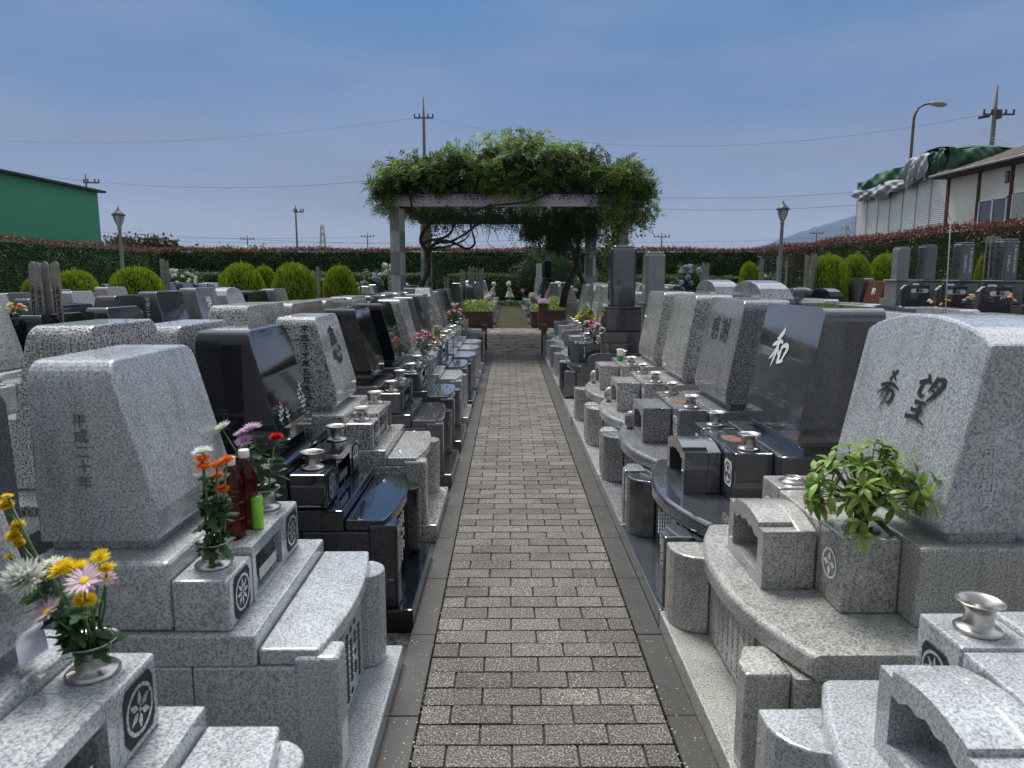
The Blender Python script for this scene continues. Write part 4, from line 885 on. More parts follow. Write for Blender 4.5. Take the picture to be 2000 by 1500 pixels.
# ---------------------------------------------------------------- wisteria
topX = .84 * np.array([-3.4, -3.2, -2.9, -2.4, -1.9, -1.3, -.7, 0, .67, 1.2, 1.75, 2.4, 2.9, 3.3, 3.6])
topZ = np.array([3.3, 3.65, 4.1, 4.0, 4.2, 4.45, 4.68, 4.78, 4.80, 4.68, 4.58, 4.2, 4.0, 3.75, 3.3])
topZ = 3.35 + (topZ - 3.35) * .70
def compound(P, Ddir, L, n=9, ll=.075, aspect=.34):
    """pinnate leaves: leaflets either side of a drooping midrib"""
    m_ = len(P); out_ = []
    Ddir = Ddir / np.linalg.norm(Ddir, axis=1, keepdims=True)
    side = np.cross(Ddir, np.array([[0, 0, 1.0]]) + RNG.normal(0, .35, (m_, 3))); side /= np.linalg.norm(side, axis=1, keepdims=True) + 1e-9
    nrm = np.cross(side, Ddir)
    for k in range(n):
        t_ = (k // 2 + 1) / (n // 2 + 1); sg = 1 if k % 2 else -1
        if k == n - 1: dirn = Ddir; base = P + Ddir * L
        else: dirn = side * sg + Ddir * .45 - nrm * .15; base = P + Ddir * L * t_
        base = base + np.array([[0, 0, -1]]) * (L * t_ ** 2 * .35)
        dirn = dirn / np.linalg.norm(dirn, axis=1, keepdims=True)
        l_ = ll * (1 - .25 * abs(t_ - .5)) * RNG.uniform(.8, 1.2, (m_, 1)); wv = np.cross(dirn, nrm); wv /= np.linalg.norm(wv, axis=1, keepdims=True) + 1e-9
        out_.append(np.stack([base, base + dirn * l_ * .45 + wv * l_ * aspect * .5, base + dirn * l_, base + dirn * l_ * .45 - wv * l_ * aspect * .5], 1))
    return np.concatenate(out_, 0)
wt = thing('wisteria', (-1.9, 17.3, 0), 'big wisteria canopy with twisted bare stems growing over the pergola', 'climbing plant')
def mound(n, shell, zmin=3.25):
    x = RNG.uniform(-2.86, 3.02, n); y = RNG.uniform(-.75, 6.2, n)
    fy = np.clip(1 - ((y - 2.4) / 3.6) ** 4, 0, 1) ** .5
    lump = .16 * np.sin(x * 2.9 + y) + .13 * np.sin(x * 5.3 - y * 1.7) + .09 * np.sin(y * 3.7 + x)
    zt_ = 3.35 + (np.interp(x, topX, topZ) - 3.35) * (.45 + .55 * fy) + lump
    u = RNG.random(n); zm = np.where(y < .5, zmin + .22, zmin); z = zm + (np.maximum(zt_, zm + .05) - zm) * np.where(RNG.random(n) < shell, 1 - .16 * u, u)
    return np.stack([x - wt.location.x, y + 15.6 - wt.location.y, z], 1), y
P, yy = mound(9000, .55); front = yy < .4
Dd = RNG.normal(0, .8, P.shape); Dd[:, 1] -= .7; Dd[:, 2] += .05
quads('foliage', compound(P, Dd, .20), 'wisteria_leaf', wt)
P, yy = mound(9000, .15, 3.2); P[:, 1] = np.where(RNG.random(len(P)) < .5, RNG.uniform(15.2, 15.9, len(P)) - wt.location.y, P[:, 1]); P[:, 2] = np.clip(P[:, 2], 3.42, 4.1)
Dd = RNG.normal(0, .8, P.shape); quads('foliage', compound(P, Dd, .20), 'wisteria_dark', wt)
# paler leaf clumps over the top and front of the canopy
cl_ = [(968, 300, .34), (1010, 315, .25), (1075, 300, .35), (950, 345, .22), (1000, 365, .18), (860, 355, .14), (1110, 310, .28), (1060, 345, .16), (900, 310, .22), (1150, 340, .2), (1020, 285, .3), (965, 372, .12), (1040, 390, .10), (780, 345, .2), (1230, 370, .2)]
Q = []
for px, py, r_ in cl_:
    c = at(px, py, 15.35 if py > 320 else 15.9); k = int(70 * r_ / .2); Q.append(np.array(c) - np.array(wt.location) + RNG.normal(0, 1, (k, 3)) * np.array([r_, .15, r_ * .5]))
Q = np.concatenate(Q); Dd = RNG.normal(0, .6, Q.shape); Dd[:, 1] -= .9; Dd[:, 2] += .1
quads('pale_leaves', compound(Q, Dd, .22, 11, .085), 'wisteria_bright', wt)
# loose sprigs standing out of the outline
Q = []; tw = MB()
spr = [((936, 285), (960, 262)), ((985, 275), (992, 254)), ((1040, 280), (1062, 268)), ((1095, 285), (1140, 284)), ((838, 320), (880, 290)), ((790, 335), (815, 292)), ((790, 330), (800, 293)), ((745, 330), (738, 322)), ((735, 370), (727, 385)), ((745, 410), (735, 405)),
       ((1200, 330), (1208, 318)), ((1240, 360), (1256, 345)), ((1270, 380), (1286, 372)), ((1275, 400), (1284, 420)), ((1240, 400), (1262, 440)), ((1250, 410), (1280, 425)), ((905, 300), (918, 275)), ((1160, 300), (1168, 286)), ((770, 385), (772, 420)), ((1215, 400), (1240, 430))]
for (a_, b_) in spr:
    A_ = at(*a_, 16.2); B_ = at(*b_, 16.2)
    tw.tube([A_ - wt.location, (A_ + B_) / 2 - wt.location + Vector((0, 0, .03)), B_ - wt.location], [.008, .006, .003], 5)
    for k in range(14):
        p = A_.lerp(B_, k / 13) - wt.location; Q.append([p.x + random.gauss(0, .05), p.y + random.gauss(0, .05), p.z + random.gauss(0, .04)])
Q = np.array(Q); Dd = RNG.normal(0, 1, Q.shape); Dd[:, 2] -= .2
quads('sprigs', compound(Q, Dd, .15), 'wisteria_leaf', wt)
link('sprig_stems', tw.mesh('sprig_stems', 'twig'), wt)
# right hand overhang and the dark leaves hanging underneath
n = 1500; P = np.stack([RNG.uniform(2.2, 3.05, n) + 1.9, RNG.uniform(15.0, 18.5, n) - 17.3, RNG.uniform(2.95, 3.9, n)], 1)
P[:, 2] -= np.clip(P[:, 0] - 1.9 - 2.3, 0, 1) * RNG.uniform(0, .35, n)
Dd = RNG.normal(0, .6, P.shape); Dd[:, 2] -= .5; Dd[:, 1] -= .5; quads('foliage', compound(P, Dd, .2), 'wisteria_leaf', wt)
n = 500; P = np.stack([RNG.uniform(-2.8, -2.3, n) + 1.9, RNG.uniform(15.0, 18, n) - 17.3, RNG.uniform(3.0, 3.7, n)], 1)
Dd = RNG.normal(0, .6, P.shape); Dd[:, 2] -= .5; quads('foliage', compound(P, Dd, .2), 'wisteria_leaf', wt)
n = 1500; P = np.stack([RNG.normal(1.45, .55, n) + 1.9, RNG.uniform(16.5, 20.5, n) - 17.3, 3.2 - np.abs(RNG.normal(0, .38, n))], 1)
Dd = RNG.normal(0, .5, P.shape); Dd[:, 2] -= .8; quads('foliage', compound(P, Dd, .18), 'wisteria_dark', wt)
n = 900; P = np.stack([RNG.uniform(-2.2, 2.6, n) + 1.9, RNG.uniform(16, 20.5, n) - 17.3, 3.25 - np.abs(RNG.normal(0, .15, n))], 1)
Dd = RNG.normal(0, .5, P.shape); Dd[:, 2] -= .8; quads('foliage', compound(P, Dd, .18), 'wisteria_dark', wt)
mb = MB()
def limb(pts, r0, r1, Y=17.0, n=8):
    q = [at(px, py, Y + (dy[0] if dy else 0)) - wt.location for px, py, *dy in pts]
    # smooth
    P_ = []
    for i in range(len(q) - 1):
        p0, p1, p2, p3 = q[max(i - 1, 0)], q[i], q[i + 1], q[min(i + 2, len(q) - 1)]
        for k in range(5):
            u = k / 5; P_.append(.5 * ((2 * p1) + (p2 - p0) * u + (2 * p0 - 5 * p1 + 4 * p2 - p3) * u * u + (-p0 + 3 * p1 - 3 * p2 + p3) * u ** 3))
    P_.append(q[-1]); m_ = len(P_)
    mb.tube(P_, [(r0 + (r1 - r0) * i / (m_ - 1)) * (1 + .12 * math.sin(i * 1.9)) for i in range(m_)], n)
limb([(812, 640), (818, 585), (822, 560), (836, 530), (834, 500), (836, 488)], .075, .055)
limb([(836, 490), (850, 476), (868, 470), (890, 476), (912, 486), (926, 478), (926, 466), (918, 440)], .042, .02)
limb([(836, 492), (852, 484), (872, 482), (905, 470), (918, 455)], .032, .015, 17.2)
limb([(834, 492), (822, 470), (828, 450), (838, 438), (822, 422), (800, 410), (786, 405)], .05, .03, 16.7)
limb([(836, 488), (826, 480), (838, 470), (862, 466), (880, 455), (884, 438), (872, 420)], .045, .02, 16.9)
limb([(850, 470), (872, 474), (900, 462), (930, 440), (945, 425), (960, 405)], .03, .02, 16.3)
limb([(905, 425), (930, 412), (960, 402), (1000, 398), (1035, 393), (1062, 382), (1075, 370)], .028, .015, 15.38)
limb([(870, 400), (890, 410), (930, 410), (960, 398)], .015, .01, 15.4)
limb([(795, 350), (800, 380), (810, 420), (830, 445)], .022, .02, 15.4)
for k in range(16):
    x0 = random.uniform(850, 950); y0 = random.uniform(392, 420); pts = [(x0, y0)]
    for j in range(4): x0 += random.uniform(-16, 18); y0 += random.uniform(6, 24); pts.append((x0, y0))
    limb(pts, .010, .006, random.uniform(15.8, 17.5), 5)
link('stems', mb.mesh('stems', 'bark'), wt)
n = 500; P = np.stack([RNG.normal(-1.95, .12, n) + 1.9, RNG.uniform(18.5, 20.8, n) - 17.3, RNG.uniform(.6, 3.3, n)], 1)
quads('foliage', leaf_quads(P, .09, aspect=.6), 'ivy_dark', wt)
# the dark tree inside the right columns
tr = thing('small_tree', (2.2, 19.0, 0), 'dark leaning small tree standing under the right side of the pergola', 'tree')
mb = MB(); wl = wt.location.copy(); wt_loc = wt.location
def limb2(pts, r0, r1, Y):
    q = [at(px, py, Y) - tr.location for px, py in pts]; mb.tube(q, [r0 + (r1 - r0) * i / (len(q) - 1) for i in range(len(q))], 8)
limb2([(1098, 600), (1104, 570), (1112, 548), (1128, 520), (1126, 500), (1114, 480), (1108, 462)], .10, .06, 19)
limb2([(1128, 515), (1130, 490), (1128, 465), (1132, 440)], .06, .03, 19)
limb2([(1150, 590), (1142, 560), (1132, 535), (1128, 510)], .07, .06, 19.1)
limb2([(1128, 505), (1142, 498), (1152, 497)], .03, .015, 19); limb2([(1110, 470), (1095, 450), (1080, 440)], .035, .015, 19); limb2([(1112, 475), (1118, 450), (1125, 430)], .035, .015, 19)
link('trunk', mb.mesh('trunk', 'bark'), tr)
n = 1500; c = [(1100, 445, .42, .22), (1060, 430, .35, .16), (1130, 430, .35, .25), (1090, 470, .25, .13), (1040, 450, .18, .1), (1155, 420, .3, .25)]
Q = []
for px, py, rx, rz in c: Q.append(np.array(at(px, py, 19.0) - tr.location) + RNG.normal(0, 1, (n // 5, 3)) * np.array([rx * .6, .5, rz * .7]))
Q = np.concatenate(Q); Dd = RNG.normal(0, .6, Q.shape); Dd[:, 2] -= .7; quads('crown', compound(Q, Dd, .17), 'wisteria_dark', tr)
# ivy on the right column
iv = thing('ivy', (2.35, 15.5, 0), 'pale variegated ivy hanging down the right front column of the pergola', 'climbing plant')
Q = []
for px, py, sx, sy, k in [(1212, 415, 20, 16, 420), (1200, 450, 14, 18, 420), (1192, 490, 10, 18, 320), (1188, 530, 8, 18, 240), (1186, 570, 8, 16, 160), (1240, 425, 14, 14, 160), (1180, 400, 14, 10, 120), (1258, 435, 5, 8, 40)]:
    c = at(px, py, 15.42) - iv.location; Q.append(np.array(c) + RNG.normal(0, 1, (k, 3)) * np.array([sx * .011, .08, sy * .011]))
Q = np.concatenate(Q); quads('leaves', leaf_quads(Q, .075, up=np.array([[0, -.4, -.6]]), aspect=.75), 'ivy_leaf', iv)

# ---------------------------------------------------------------- golden conifers
def thuja_meshes():
    g_ = []
    n = 11000
    u = RNG.random(n); a = RNG.uniform(0, 2 * math.pi, n); z = u
    r = .5 * np.sqrt(np.clip(1 - np.abs((z - .45) / .56) ** 3.4, 0, 1)) * (1 + .07 * np.sin(a * 3 + z * 7) + .05 * np.sin(a * 7)) * RNG.uniform(.84, 1.02, n)
    r = r * np.where(z < .45, .85 + .15 * z / .45, 1)
    P = np.stack([r * np.cos(a), r * np.sin(a), z], 1); up = np.stack([np.cos(a) * .55, np.sin(a) * .55, np.full(n, 1.5)], 1)
    q1 = leaf_quads(P, .055, up=up, spread=.5, aspect=.28)
    k = 90; a = RNG.uniform(0, 2 * math.pi, k); rr = RNG.uniform(0, .3, k); P = np.stack([rr * np.cos(a), rr * np.sin(a), 1.0 - rr * .35 + RNG.uniform(-.02, .05, k)], 1)
    q2 = leaf_quads(P, .075, up=np.array([[0, 0, 2.0]]), spread=.4, aspect=.2)
    return np.concatenate([q1, q2])
TH = thuja_meshes()
th_me = None
def thuja(px, top, wpx, Y, label):
    global th_me, core_me, tk_me
    p = at(px, 560, Y); z = at(px, top, Y).z; W_ = wpx * Y / F
    g = thing('golden_conifer', (p.x, p.y, 0), label, 'conifer', 'clipped golden conifers')
    if th_me is None:
        o = quads('crown', TH, 'thuja_leaf', g); th_me = o.data
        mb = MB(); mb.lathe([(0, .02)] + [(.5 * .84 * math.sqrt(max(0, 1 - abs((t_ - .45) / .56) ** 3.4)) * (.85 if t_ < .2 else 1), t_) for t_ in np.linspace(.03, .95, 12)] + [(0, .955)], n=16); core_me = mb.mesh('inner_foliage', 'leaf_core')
        mb = MB(); mb.tube([(0, 0, -.02), (0, 0, .3)], [.05, .04], 8); tk_me = mb.mesh('trunk', 'bark')
    else: o = link('crown', th_me, g)
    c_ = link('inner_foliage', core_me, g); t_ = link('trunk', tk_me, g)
    W_ *= 1.1
    for q in (o, c_): q.scale = (W_, W_, z - .12); q.location = (0, 0, .12); q.rotation_euler = (0, 0, random.uniform(0, 6))
for a_ in [(148, 530, 84, 14.6, 'golden green conifer with a pointed tip, right of the wooden slat bundles'), (66, 545, 44, 15.3, 'conifer half hidden behind the left wooden slats'), (90, 528, 32, 15.6, 'slim conifer seen between the two slat bundles'),
           (268, 524, 92, 15.4, 'big golden green dome conifer at the foot of the left lamp post'), (237, 540, 34, 15.9, 'small narrow conifer touching the dome conifer by the left lamp'),
           (474, 516, 78, 15.5, 'broad golden conifer, left of a pair, in front of the back hedge'), (517, 522, 50, 16.2, 'smaller conifer between two broad golden domes'), (573, 516, 78, 15.4, 'broad golden dome conifer above the pinkish gravestone'), (665, 521, 62, 15.5, 'rounded conifer with brown patch, nearest to the pergola on the left'),
           (1615, 500, 72, 17.4, 'tall egg shaped golden conifer, leftmost of the three on the right'), (1669, 499, 56, 18.0, 'golden conifer in the middle of the three on the right'), (1727, 498, 60, 18.4, 'golden conifer beside the grey and dark pillar stones'), (1913, 503, 22, 13.5, 'sliver of conifer between the dark pillar stones'), (1462, 514, 36, 24, 'small distant conifer behind the arched gravestones')]:
    thuja(*a_)

# ---------------------------------------------------------------- bushes and hydrangeas
def bush(px, py, Y, rx, h, mat, label, heads=0, hm='petal_hydrangea', hr=.09, cat='bush', n=1400, lf=.09):
    p = at(px, py, Y); g = thing('flowering_bush' if heads else 'bush', (p.x, p.y, 0), label, cat)
    d = RNG.normal(size=(n, 3)); d /= np.linalg.norm(d, axis=1, keepdims=True); d[:, 2] = np.abs(d[:, 2]) * RNG.choice([1, -.5], n, p=[.7, .3])
    r = RNG.uniform(.75, 1.05, (n, 1)) * (1 + .12 * np.sin(d[:, :1] * 6 + d[:, 2:] * 5))
    P = d * r * np.array([rx, rx * .8, h * .55]) + np.array([0, 0, h * .5])
    quads('foliage', leaf_quads(P, lf, up=d * .6, aspect=.55), mat, g)
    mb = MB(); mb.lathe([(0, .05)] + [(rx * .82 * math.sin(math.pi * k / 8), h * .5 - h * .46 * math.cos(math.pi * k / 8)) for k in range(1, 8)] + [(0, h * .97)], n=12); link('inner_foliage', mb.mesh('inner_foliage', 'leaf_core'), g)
    if heads:
        k_ = ('flower_head', hm, hr)
        if k_ not in MESH:
            dd = RNG.normal(size=(70, 3)); dd /= np.linalg.norm(dd, axis=1, keepdims=True); o = quads('flower_head', leaf_quads(dd * hr * .85, hr * .8, up=None, aspect=.8), hm, g); MESH[k_] = o.data
            mbb = MB(); mbb.lathe([(0, -hr * .75), (hr * .6, -hr * .45), (hr * .8, 0), (hr * .6, hr * .45), (0, hr * .75)], n=10); bpy.data.objects.remove(o)
            me = MESH[k_]; 
        for k in range(heads):
            a = random.uniform(0, 2 * math.pi); e = random.uniform(.0, 1.3)
            q = (rx * math.cos(a) * math.cos(e), -abs(rx * .8 * math.sin(a) * math.cos(e)), h * .5 + h * .56 * math.sin(e) * random.uniform(.8, 1))
            o = link('flower_head', MESH[k_], g, q); o.scale = [random.uniform(.8, 1.15)] * 3; o.rotation_euler = (random.random() * 6, random.random() * 6, 0)
bush(352, 552, 30, .95, 1.85, 'hedge_leaf', 'bush covered with small white flowers, in front of the left part of the back hedge', 60, 'petal_white', .07, 'shrub')
bush(725, 540, 25, .42, 1.75, 'hedge_leaf', 'pale blue hydrangea bush just left of the pergola', 12, cat='shrub')
bush(762, 540, 25.5, .5, 1.95, 'hedge_leaf', 'white hydrangea bush behind the left front column of the pergola', 16, 'petal_white', .10, 'shrub')
bush(1345, 540, 26, .62, 1.95, 'hedge_leaf', 'green hydrangea with pale heads behind the arched gravestones', 16, cat='shrub')
bush(620, 548, 27, .4, 1.7, 'hedge_leaf', 'small pale flowering bush right of the broad golden dome conifer', 18, 'petal_white', .05, 'shrub')
bush(1500, 545, 27, .45, 1.65, 'hedge_leaf', 'small white flowering bush left of the right lamp post', 16, 'petal_white', .05, 'shrub')
bush(1133, 545, 26, .3, 1.5, 'hedge_leaf', 'small white flowering bush under the leaning dark tree', 9, 'petal_white', .05, 'shrub')
bush(1066, 540, 38, 1.75, 3.1, 'bush_leaf', 'big round reddish green bush behind the white statues, right side', n=5000, lf=.10)
mb = MB()
g = thing('ground_shrub', (.1, 39.0, 0), 'flat dark green planting at the feet of the statues', 'shrub')
P = np.stack([RNG.uniform(-.65, .75, 900), RNG.uniform(-.3, .3, 900), RNG.uniform(.0, .30, 900)], 1); quads('foliage', leaf_quads(P, .09, aspect=.55), 'hedge_leaf', g)

# ---------------------------------------------------------------- brick planters, walls
def planter(name, x0, x1, y0, y1, h, label, top=.3, n=900, mat='planter_leaf', flowers=()):
    g = thing(name, ((x0 + x1) / 2, (y0 + y1) / 2, 0), label, 'planter')
    w2, d2 = (x1 - x0) / 2, (y1 - y0) / 2
    mb = MB(); mb.box(-w2, w2, -d2, d2, 0, h - .05, .004, 1); mb.m = 0; link('brick_box', mb.mesh('brick_box', 'brown_brick'), g)
    mb = MB(); mb.box(-w2 - .01, w2 + .01, -d2 - .01, d2 + .01, h - .0495, h, .004, 1); link('coping', mb.mesh('coping', 'brown_brick'), g)
    if n:
        P = np.stack([RNG.uniform(-w2 * 1.04, w2 * 1.04, n), RNG.uniform(-d2 * 1.06, d2 * 1.06, n), h + RNG.uniform(-.06, 1, n) * top], 1)
        P[:, 2] = h + (P[:, 2] - h) * (1 - .35 * np.abs(P[:, 0] / w2) ** 3)
        quads('plants', leaf_quads(P, .075, aspect=.5), mat, g)
    for mm, cx, k in flowers:
        P = np.stack([RNG.normal(cx, .09, k), RNG.normal(0, .1, k), h + top * .85 + RNG.normal(0, .05, k)], 1); quads('flowers', leaf_quads(P, .06, aspect=.8), mm, g)
planter('brick_planter', -1.62, -.50, 22.4, 23.6, .52, 'brown brick planter with yellow green foliage on the left side of the far path', .34, 1500)
planter('brick_planter', .72, 1.02, 22.4, 23.5, .52, 'low brown brick planter on the right of the far path, left of the brick post', .2, 300)
planter('brick_planter', 1.22, 1.75, 22.5, 23.6, .55, 'planter with yellow green bushes right of the brick post', .42, 700, flowers=(('petal_orange', -.1, 20),))
planter('brick_post', .92, 1.20, 21.6, 21.9, .80, 'brown brick post topped with small pinkish grey plants beside the far path', .14, 160, 'petal_mauve')
for x0, x1, lb in ((-1.45, -.45, 'thin brown brick end wall closing the left row at the crossing'), (.69, 1.7, 'thin brown brick end wall closing the right row at the crossing')):
    g = thing('brick_wall', ((x0 + x1) / 2, 14.98, 0), lb, 'wall'); w2 = (x1 - x0) / 2
    sg = 1 if x0 < 0 else -1
    mb = MB(); mb.box(-w2, w2, -.04, .04, 0, .30); link('panel', mb.mesh('panel', 'brown_brick'), g)
    mb = MB(); mb.box(sg * (w2 - .11), sg * (w2 + .0), -.11, .10, 0, .60, .004, 1); link('end_post', mb.mesh('end_post', 'brown_brick'), g)

# ---------------------------------------------------------------- statues of two children
def statue(name, x, girl, label):
    g = thing(name, (x, 40.0, 0), label, 'statue')
    mb = MB(); mb.box(-.22, .22, -.2, .2, 0, .30, .02, 2); link('plinth', mb.mesh('plinth', 'statue_stone'), g)
    s_ = 1 if not girl else -1   # lean towards the partner
    me = bpy.data.meshes.new('figure'); 
    V = []; E = []; R = []
    def ch(pts, rad, parent=None):
        i0 = len(V)
        for k, (p, r) in enumerate(zip(pts, rad)):
            V.append(p); R.append(r)
            if k: E.append((len(V) - 2, len(V) - 1))
            elif parent is not None: E.append((parent, len(V) - 1))
        return i0
    ch([(0, 0, .62), (0, 0, .72), (s_ * .02, 0, .84), (s_ * .03, 0, .96), (s_ * .04, 0, 1.01), (s_ * .06, 0, 1.055), (s_ * .08, 0, 1.13), (s_ * .085, 0, 1.19), (s_ * .08, 0, 1.24)], [.12, .105, .10, .10, .055, .045, .095, .105, .075] if not girl else [.12, .09, .085, .095, .05, .04, .09, .10, .07])
    ch([(s_ * .165, 0, 1.155), (s_ * .195, 0, 1.145)], [.03, .014], 7)
    # arms held behind the back, legs
    for yy in (-1, 1):
        ch([(s_ * .02, yy * .12, .98), (-s_ * .09, yy * .15, .86), (-s_ * .13, yy * .05, .76)], [.045, .04, .035], 3)
        if not girl: ch([(0, yy * .06, .55), (0, yy * .07, .42), (0, yy * .07, .32), (s_ * .07, yy * .07, .315)], [.07, .055, .045, .04], 0)
        else: ch([(0, yy * .05, .50), (0, yy * .05, .36), (0, yy * .05, .32), (s_ * .06, yy * .05, .315)], [.05, .04, .035, .035], 0)
    me.from_pydata(V, E, []); o = link('figure', me)
    sk = o.modifiers.new('s', 'SKIN'); sb = o.modifiers.new('b', 'SUBSURF'); sb.levels = 2
    if not me.skin_vertices:
        bpy.context.view_layer.objects.active = o; bpy.ops.mesh.customdata_skin_add() if False else None
    for k, r in enumerate(R):
        me.skin_vertices[0].data[k].radius = (r, r)
    me.skin_vertices[0].data[0].use_root = True
    bpy.context.view_layer.update()
    m2 = bpy.data.meshes.new_from_object(o.evaluated_get(bpy.context.evaluated_depsgraph_get())); bpy.data.objects.remove(o)
    m2.materials.clear(); m2.materials.append(MATS['statue_stone']); link('figure', m2, g)
    mb = MB()
    if girl:
        mb.lathe([(.0, .44), (.25, .44), (.23, .50), (.17, .64), (.12, .76), (.10, .80), (0, .80)], n=20, rad=lambda a, z: 1 + (.06 * math.cos(a * 9) if z < .6 else 0)); link('skirt', mb.mesh('skirt', 'statue_stone'), g)
        mb = MB(); mb.lathe([(.125, 1.09), (.14, 1.13), (.135, 1.2), (.11, 1.27), (.06, 1.31), (0, 1.32)], c=(s_ * .045, 0, 0), n=20, rad=lambda a, z: 1 + .05 * math.cos(a * 8)); mb.tube([(s_ * -.03, .05, 1.28), (s_ * -.02, .07, 1.37)], [.04, .012], 8); mb.tube([(s_ * .06, -.03, 1.29), (s_ * .07, -.05, 1.37)], [.04, .012], 8); link('bonnet', mb.mesh('bonnet', 'statue_stone'), g)
    else:
        mb.lathe([(0, 1.10), (.09, 1.12), (.122, 1.18), (.118, 1.24), (.08, 1.295), (0, 1.31)], c=(s_ * .045, 0, 0), n=24, rad=lambda a, z: 1 + .07 * math.cos(a * 9 + z * 60)); link('hair', mb.mesh('hair', 'statue_stone'), g)
        mb = MB(); mb.lathe([(0, .50), (.13, .50), (.135, .6), (.12, .74), (.11, .76), (0, .76)], n=16); link('shorts', mb.mesh('shorts', 'statue_stone'), g)
statue('boy_statue', -.86, False, 'white stone statue of a standing boy at the end of the path')
statue('girl_statue', .06, True, 'white stone statue of a girl in a flared skirt and bonnet')

# ---------------------------------------------------------------- wooden memorial slats
def slat(X_, Y_, z0, z1, rz=0, tilt=0, wd=.06, label='grey wooden memorial slat', group='wooden memorial slats', text=False, dy=0):
    key = ('slat', round(z1 - z0, 2), wd)
    def f(mb):
        h = z1 - z0; w_ = wd / 2
        pr = [(-w_ * .9, 0), (w_ * .9, 0), (w_, h - .12), (w_ * .8, h - .115), (w_, h - .10), (w_, h - .03), (w_ * .6, h - .008), (0, h), (-w_ * .6, h - .008), (-w_, h - .03), (-w_, h - .10), (-w_ * .8, h - .115), (-w_, h - .12)]
        mb.prism(pr, 1, -.006, .006)
    o = link('memorial_slat', cached(key, f, 'old_wood'), None, (X_, Y_, z0)); o.rotation_euler = (0, tilt, rz)
    tag(o, label, 'wooden slat', group)
    if text:
        w_ = writing('○南無阿弥陀仏為先祖', wd * .62, 'carve_black', o, (0, -.0062, (z1 - z0) - .42), (1, 0, 0), (0, 0, 1), True, .05)
for bpx, k0, grp, lb in ((60, 0, 'slats in the left bundle', 'tall grey slat with black writing in the left near bundle'), (98, 1, 'slats in the right bundle', 'tall grey slat with black writing in the right near bundle')):
    offs = [(-2, 0, .03), (7, .05, 0), (11, .08, 0), (17, 0, 0)] if k0 == 0 else [(-5, .1, 0), (0, .12, -.06), (4, .09, -.04), (9, .06, 0), (15, 0, 0)]
    for j, (ox, oy, tl) in enumerate(offs):
        p = at(bpx + ox, 560, 7.0 + oy); slat(p.x, p.y, .4, 1.745 - .01 * (j % 2), 0, tl, .058, lb + ', ' + ('leftmost', 'second', 'third', 'fourth', 'fifth')[j], 'memorial slats in the two near bundles', j in (0, 3, 4))
for px, top, Y, n, lb in ((303, 505, 16.2, 1, 'leaning grey slat left of the white flowering bush'), (316, 505, 16.4, 3, 'upright grey slat beside the white flowering bush'), (900, 525, 24.4, 3, 'thin grey slat at the left of the rack beyond the crossing'), (915, 520, 24.6, 4, 'tall grey slat in the middle of the rack beyond the crossing'), (932, 522, 24.8, 4, 'grey slat at the right of the rack beyond the crossing'),
                         (1578, 497, 17, 2, 'grey slat left of the egg shaped conifer'), (1590, 495, 17.2, 4, 'grey slat behind the egg shaped conifer'), (1932, 462, 12.5, 2, 'broad grey slat standing between the dark pillar stones'), (1945, 460, 12.4, 2, 'broad grey slat against the nearest dark pillar stone'), (1372, 512, 25, 5, 'short grey slat behind the arched stones'),
                         (1488, 503, 22, 2, 'thin slat left of the right lamp post'), (1518, 500, 22.4, 3, 'grey slat at the foot of the right lamp post'), (1537, 508, 22, 1, 'single slat right of the right lamp post'), (1113, 535, 24, 2, 'grey slat by the black pillar stone beyond the crossing'), (1162, 522, 22.6, 2, 'slat at the right rear column'), (870, 540, 24, 2, 'slim slat beside the left rear column'), (618, 520, 22, 2, 'thin dark slat between two conifers'), (760, 520, 24, 2, 'slat in front of the hydrangea')):
    for j in range(n):
        p = at(px + j * (3.4 if Y > 13 else 9), top + (j % 3) * 2, Y); slat(p.x, p.y + .03 * j, .2, p.z, 0, .10 if 'leaning' in lb else random.uniform(-.02, .02), .07 if Y > 13 else .09, lb + (', ' + ('first', 'second', 'third', 'fourth', 'fifth')[j] if n > 1 else ''), 'wooden memorial slats', Y < 13)

# ---------------------------------------------------------------- lamps, poles and wires
def park_lamp(px, toppy, Y, label):
    p = at(px, 540, Y); h = at(px, toppy, Y).z; g = thing('park_lamp', (p.x, p.y, 0), label, 'lamp post')
    mb = MB(); mb.lathe([(.10, 0), (.10, .25), (.065, .3), (.055, 2.0), (.045, h - .72), (.06, h - .70), (.06, h - .62), (.03, h - .60)], n=14); link('post', mb.mesh('post', 'metal_grey'), g)
    mb = MB(); mb.lathe([(.03, h - .60), (.06, h - .56), (.12, h - .42), (.145, h - .30), (.145, h - .285), (0, h - .285)], n=18); link('glass_bowl', mb.mesh('glass_bowl', 'lamp_glass'), g)
    mb = MB(); mb.lathe([(0, h - .28), (.20, h - .28), (.20, h - .265), (.125, h - .20), (.06, h - .13), (.025, h - .09), (.015, h), (0, h)], n=20)
    for k in range(4):
        a = math.pi / 4 + k * math.pi / 2; mb.tube([(r * math.cos(a), r * math.sin(a), z) for r, z in ((.035, h - .6), (.07, h - .56), (.13, h - .42), (.158, h - .285))], .010, 5)
    link('cap', mb.mesh('cap', 'metal_dark'), g)
park_lamp(241, 402, 22, 'grey park lamp post with a glass bowl, beside the green building')
park_lamp(1522, 390, 21, 'grey park lamp post with a glass bowl in the right part, before the mountain')
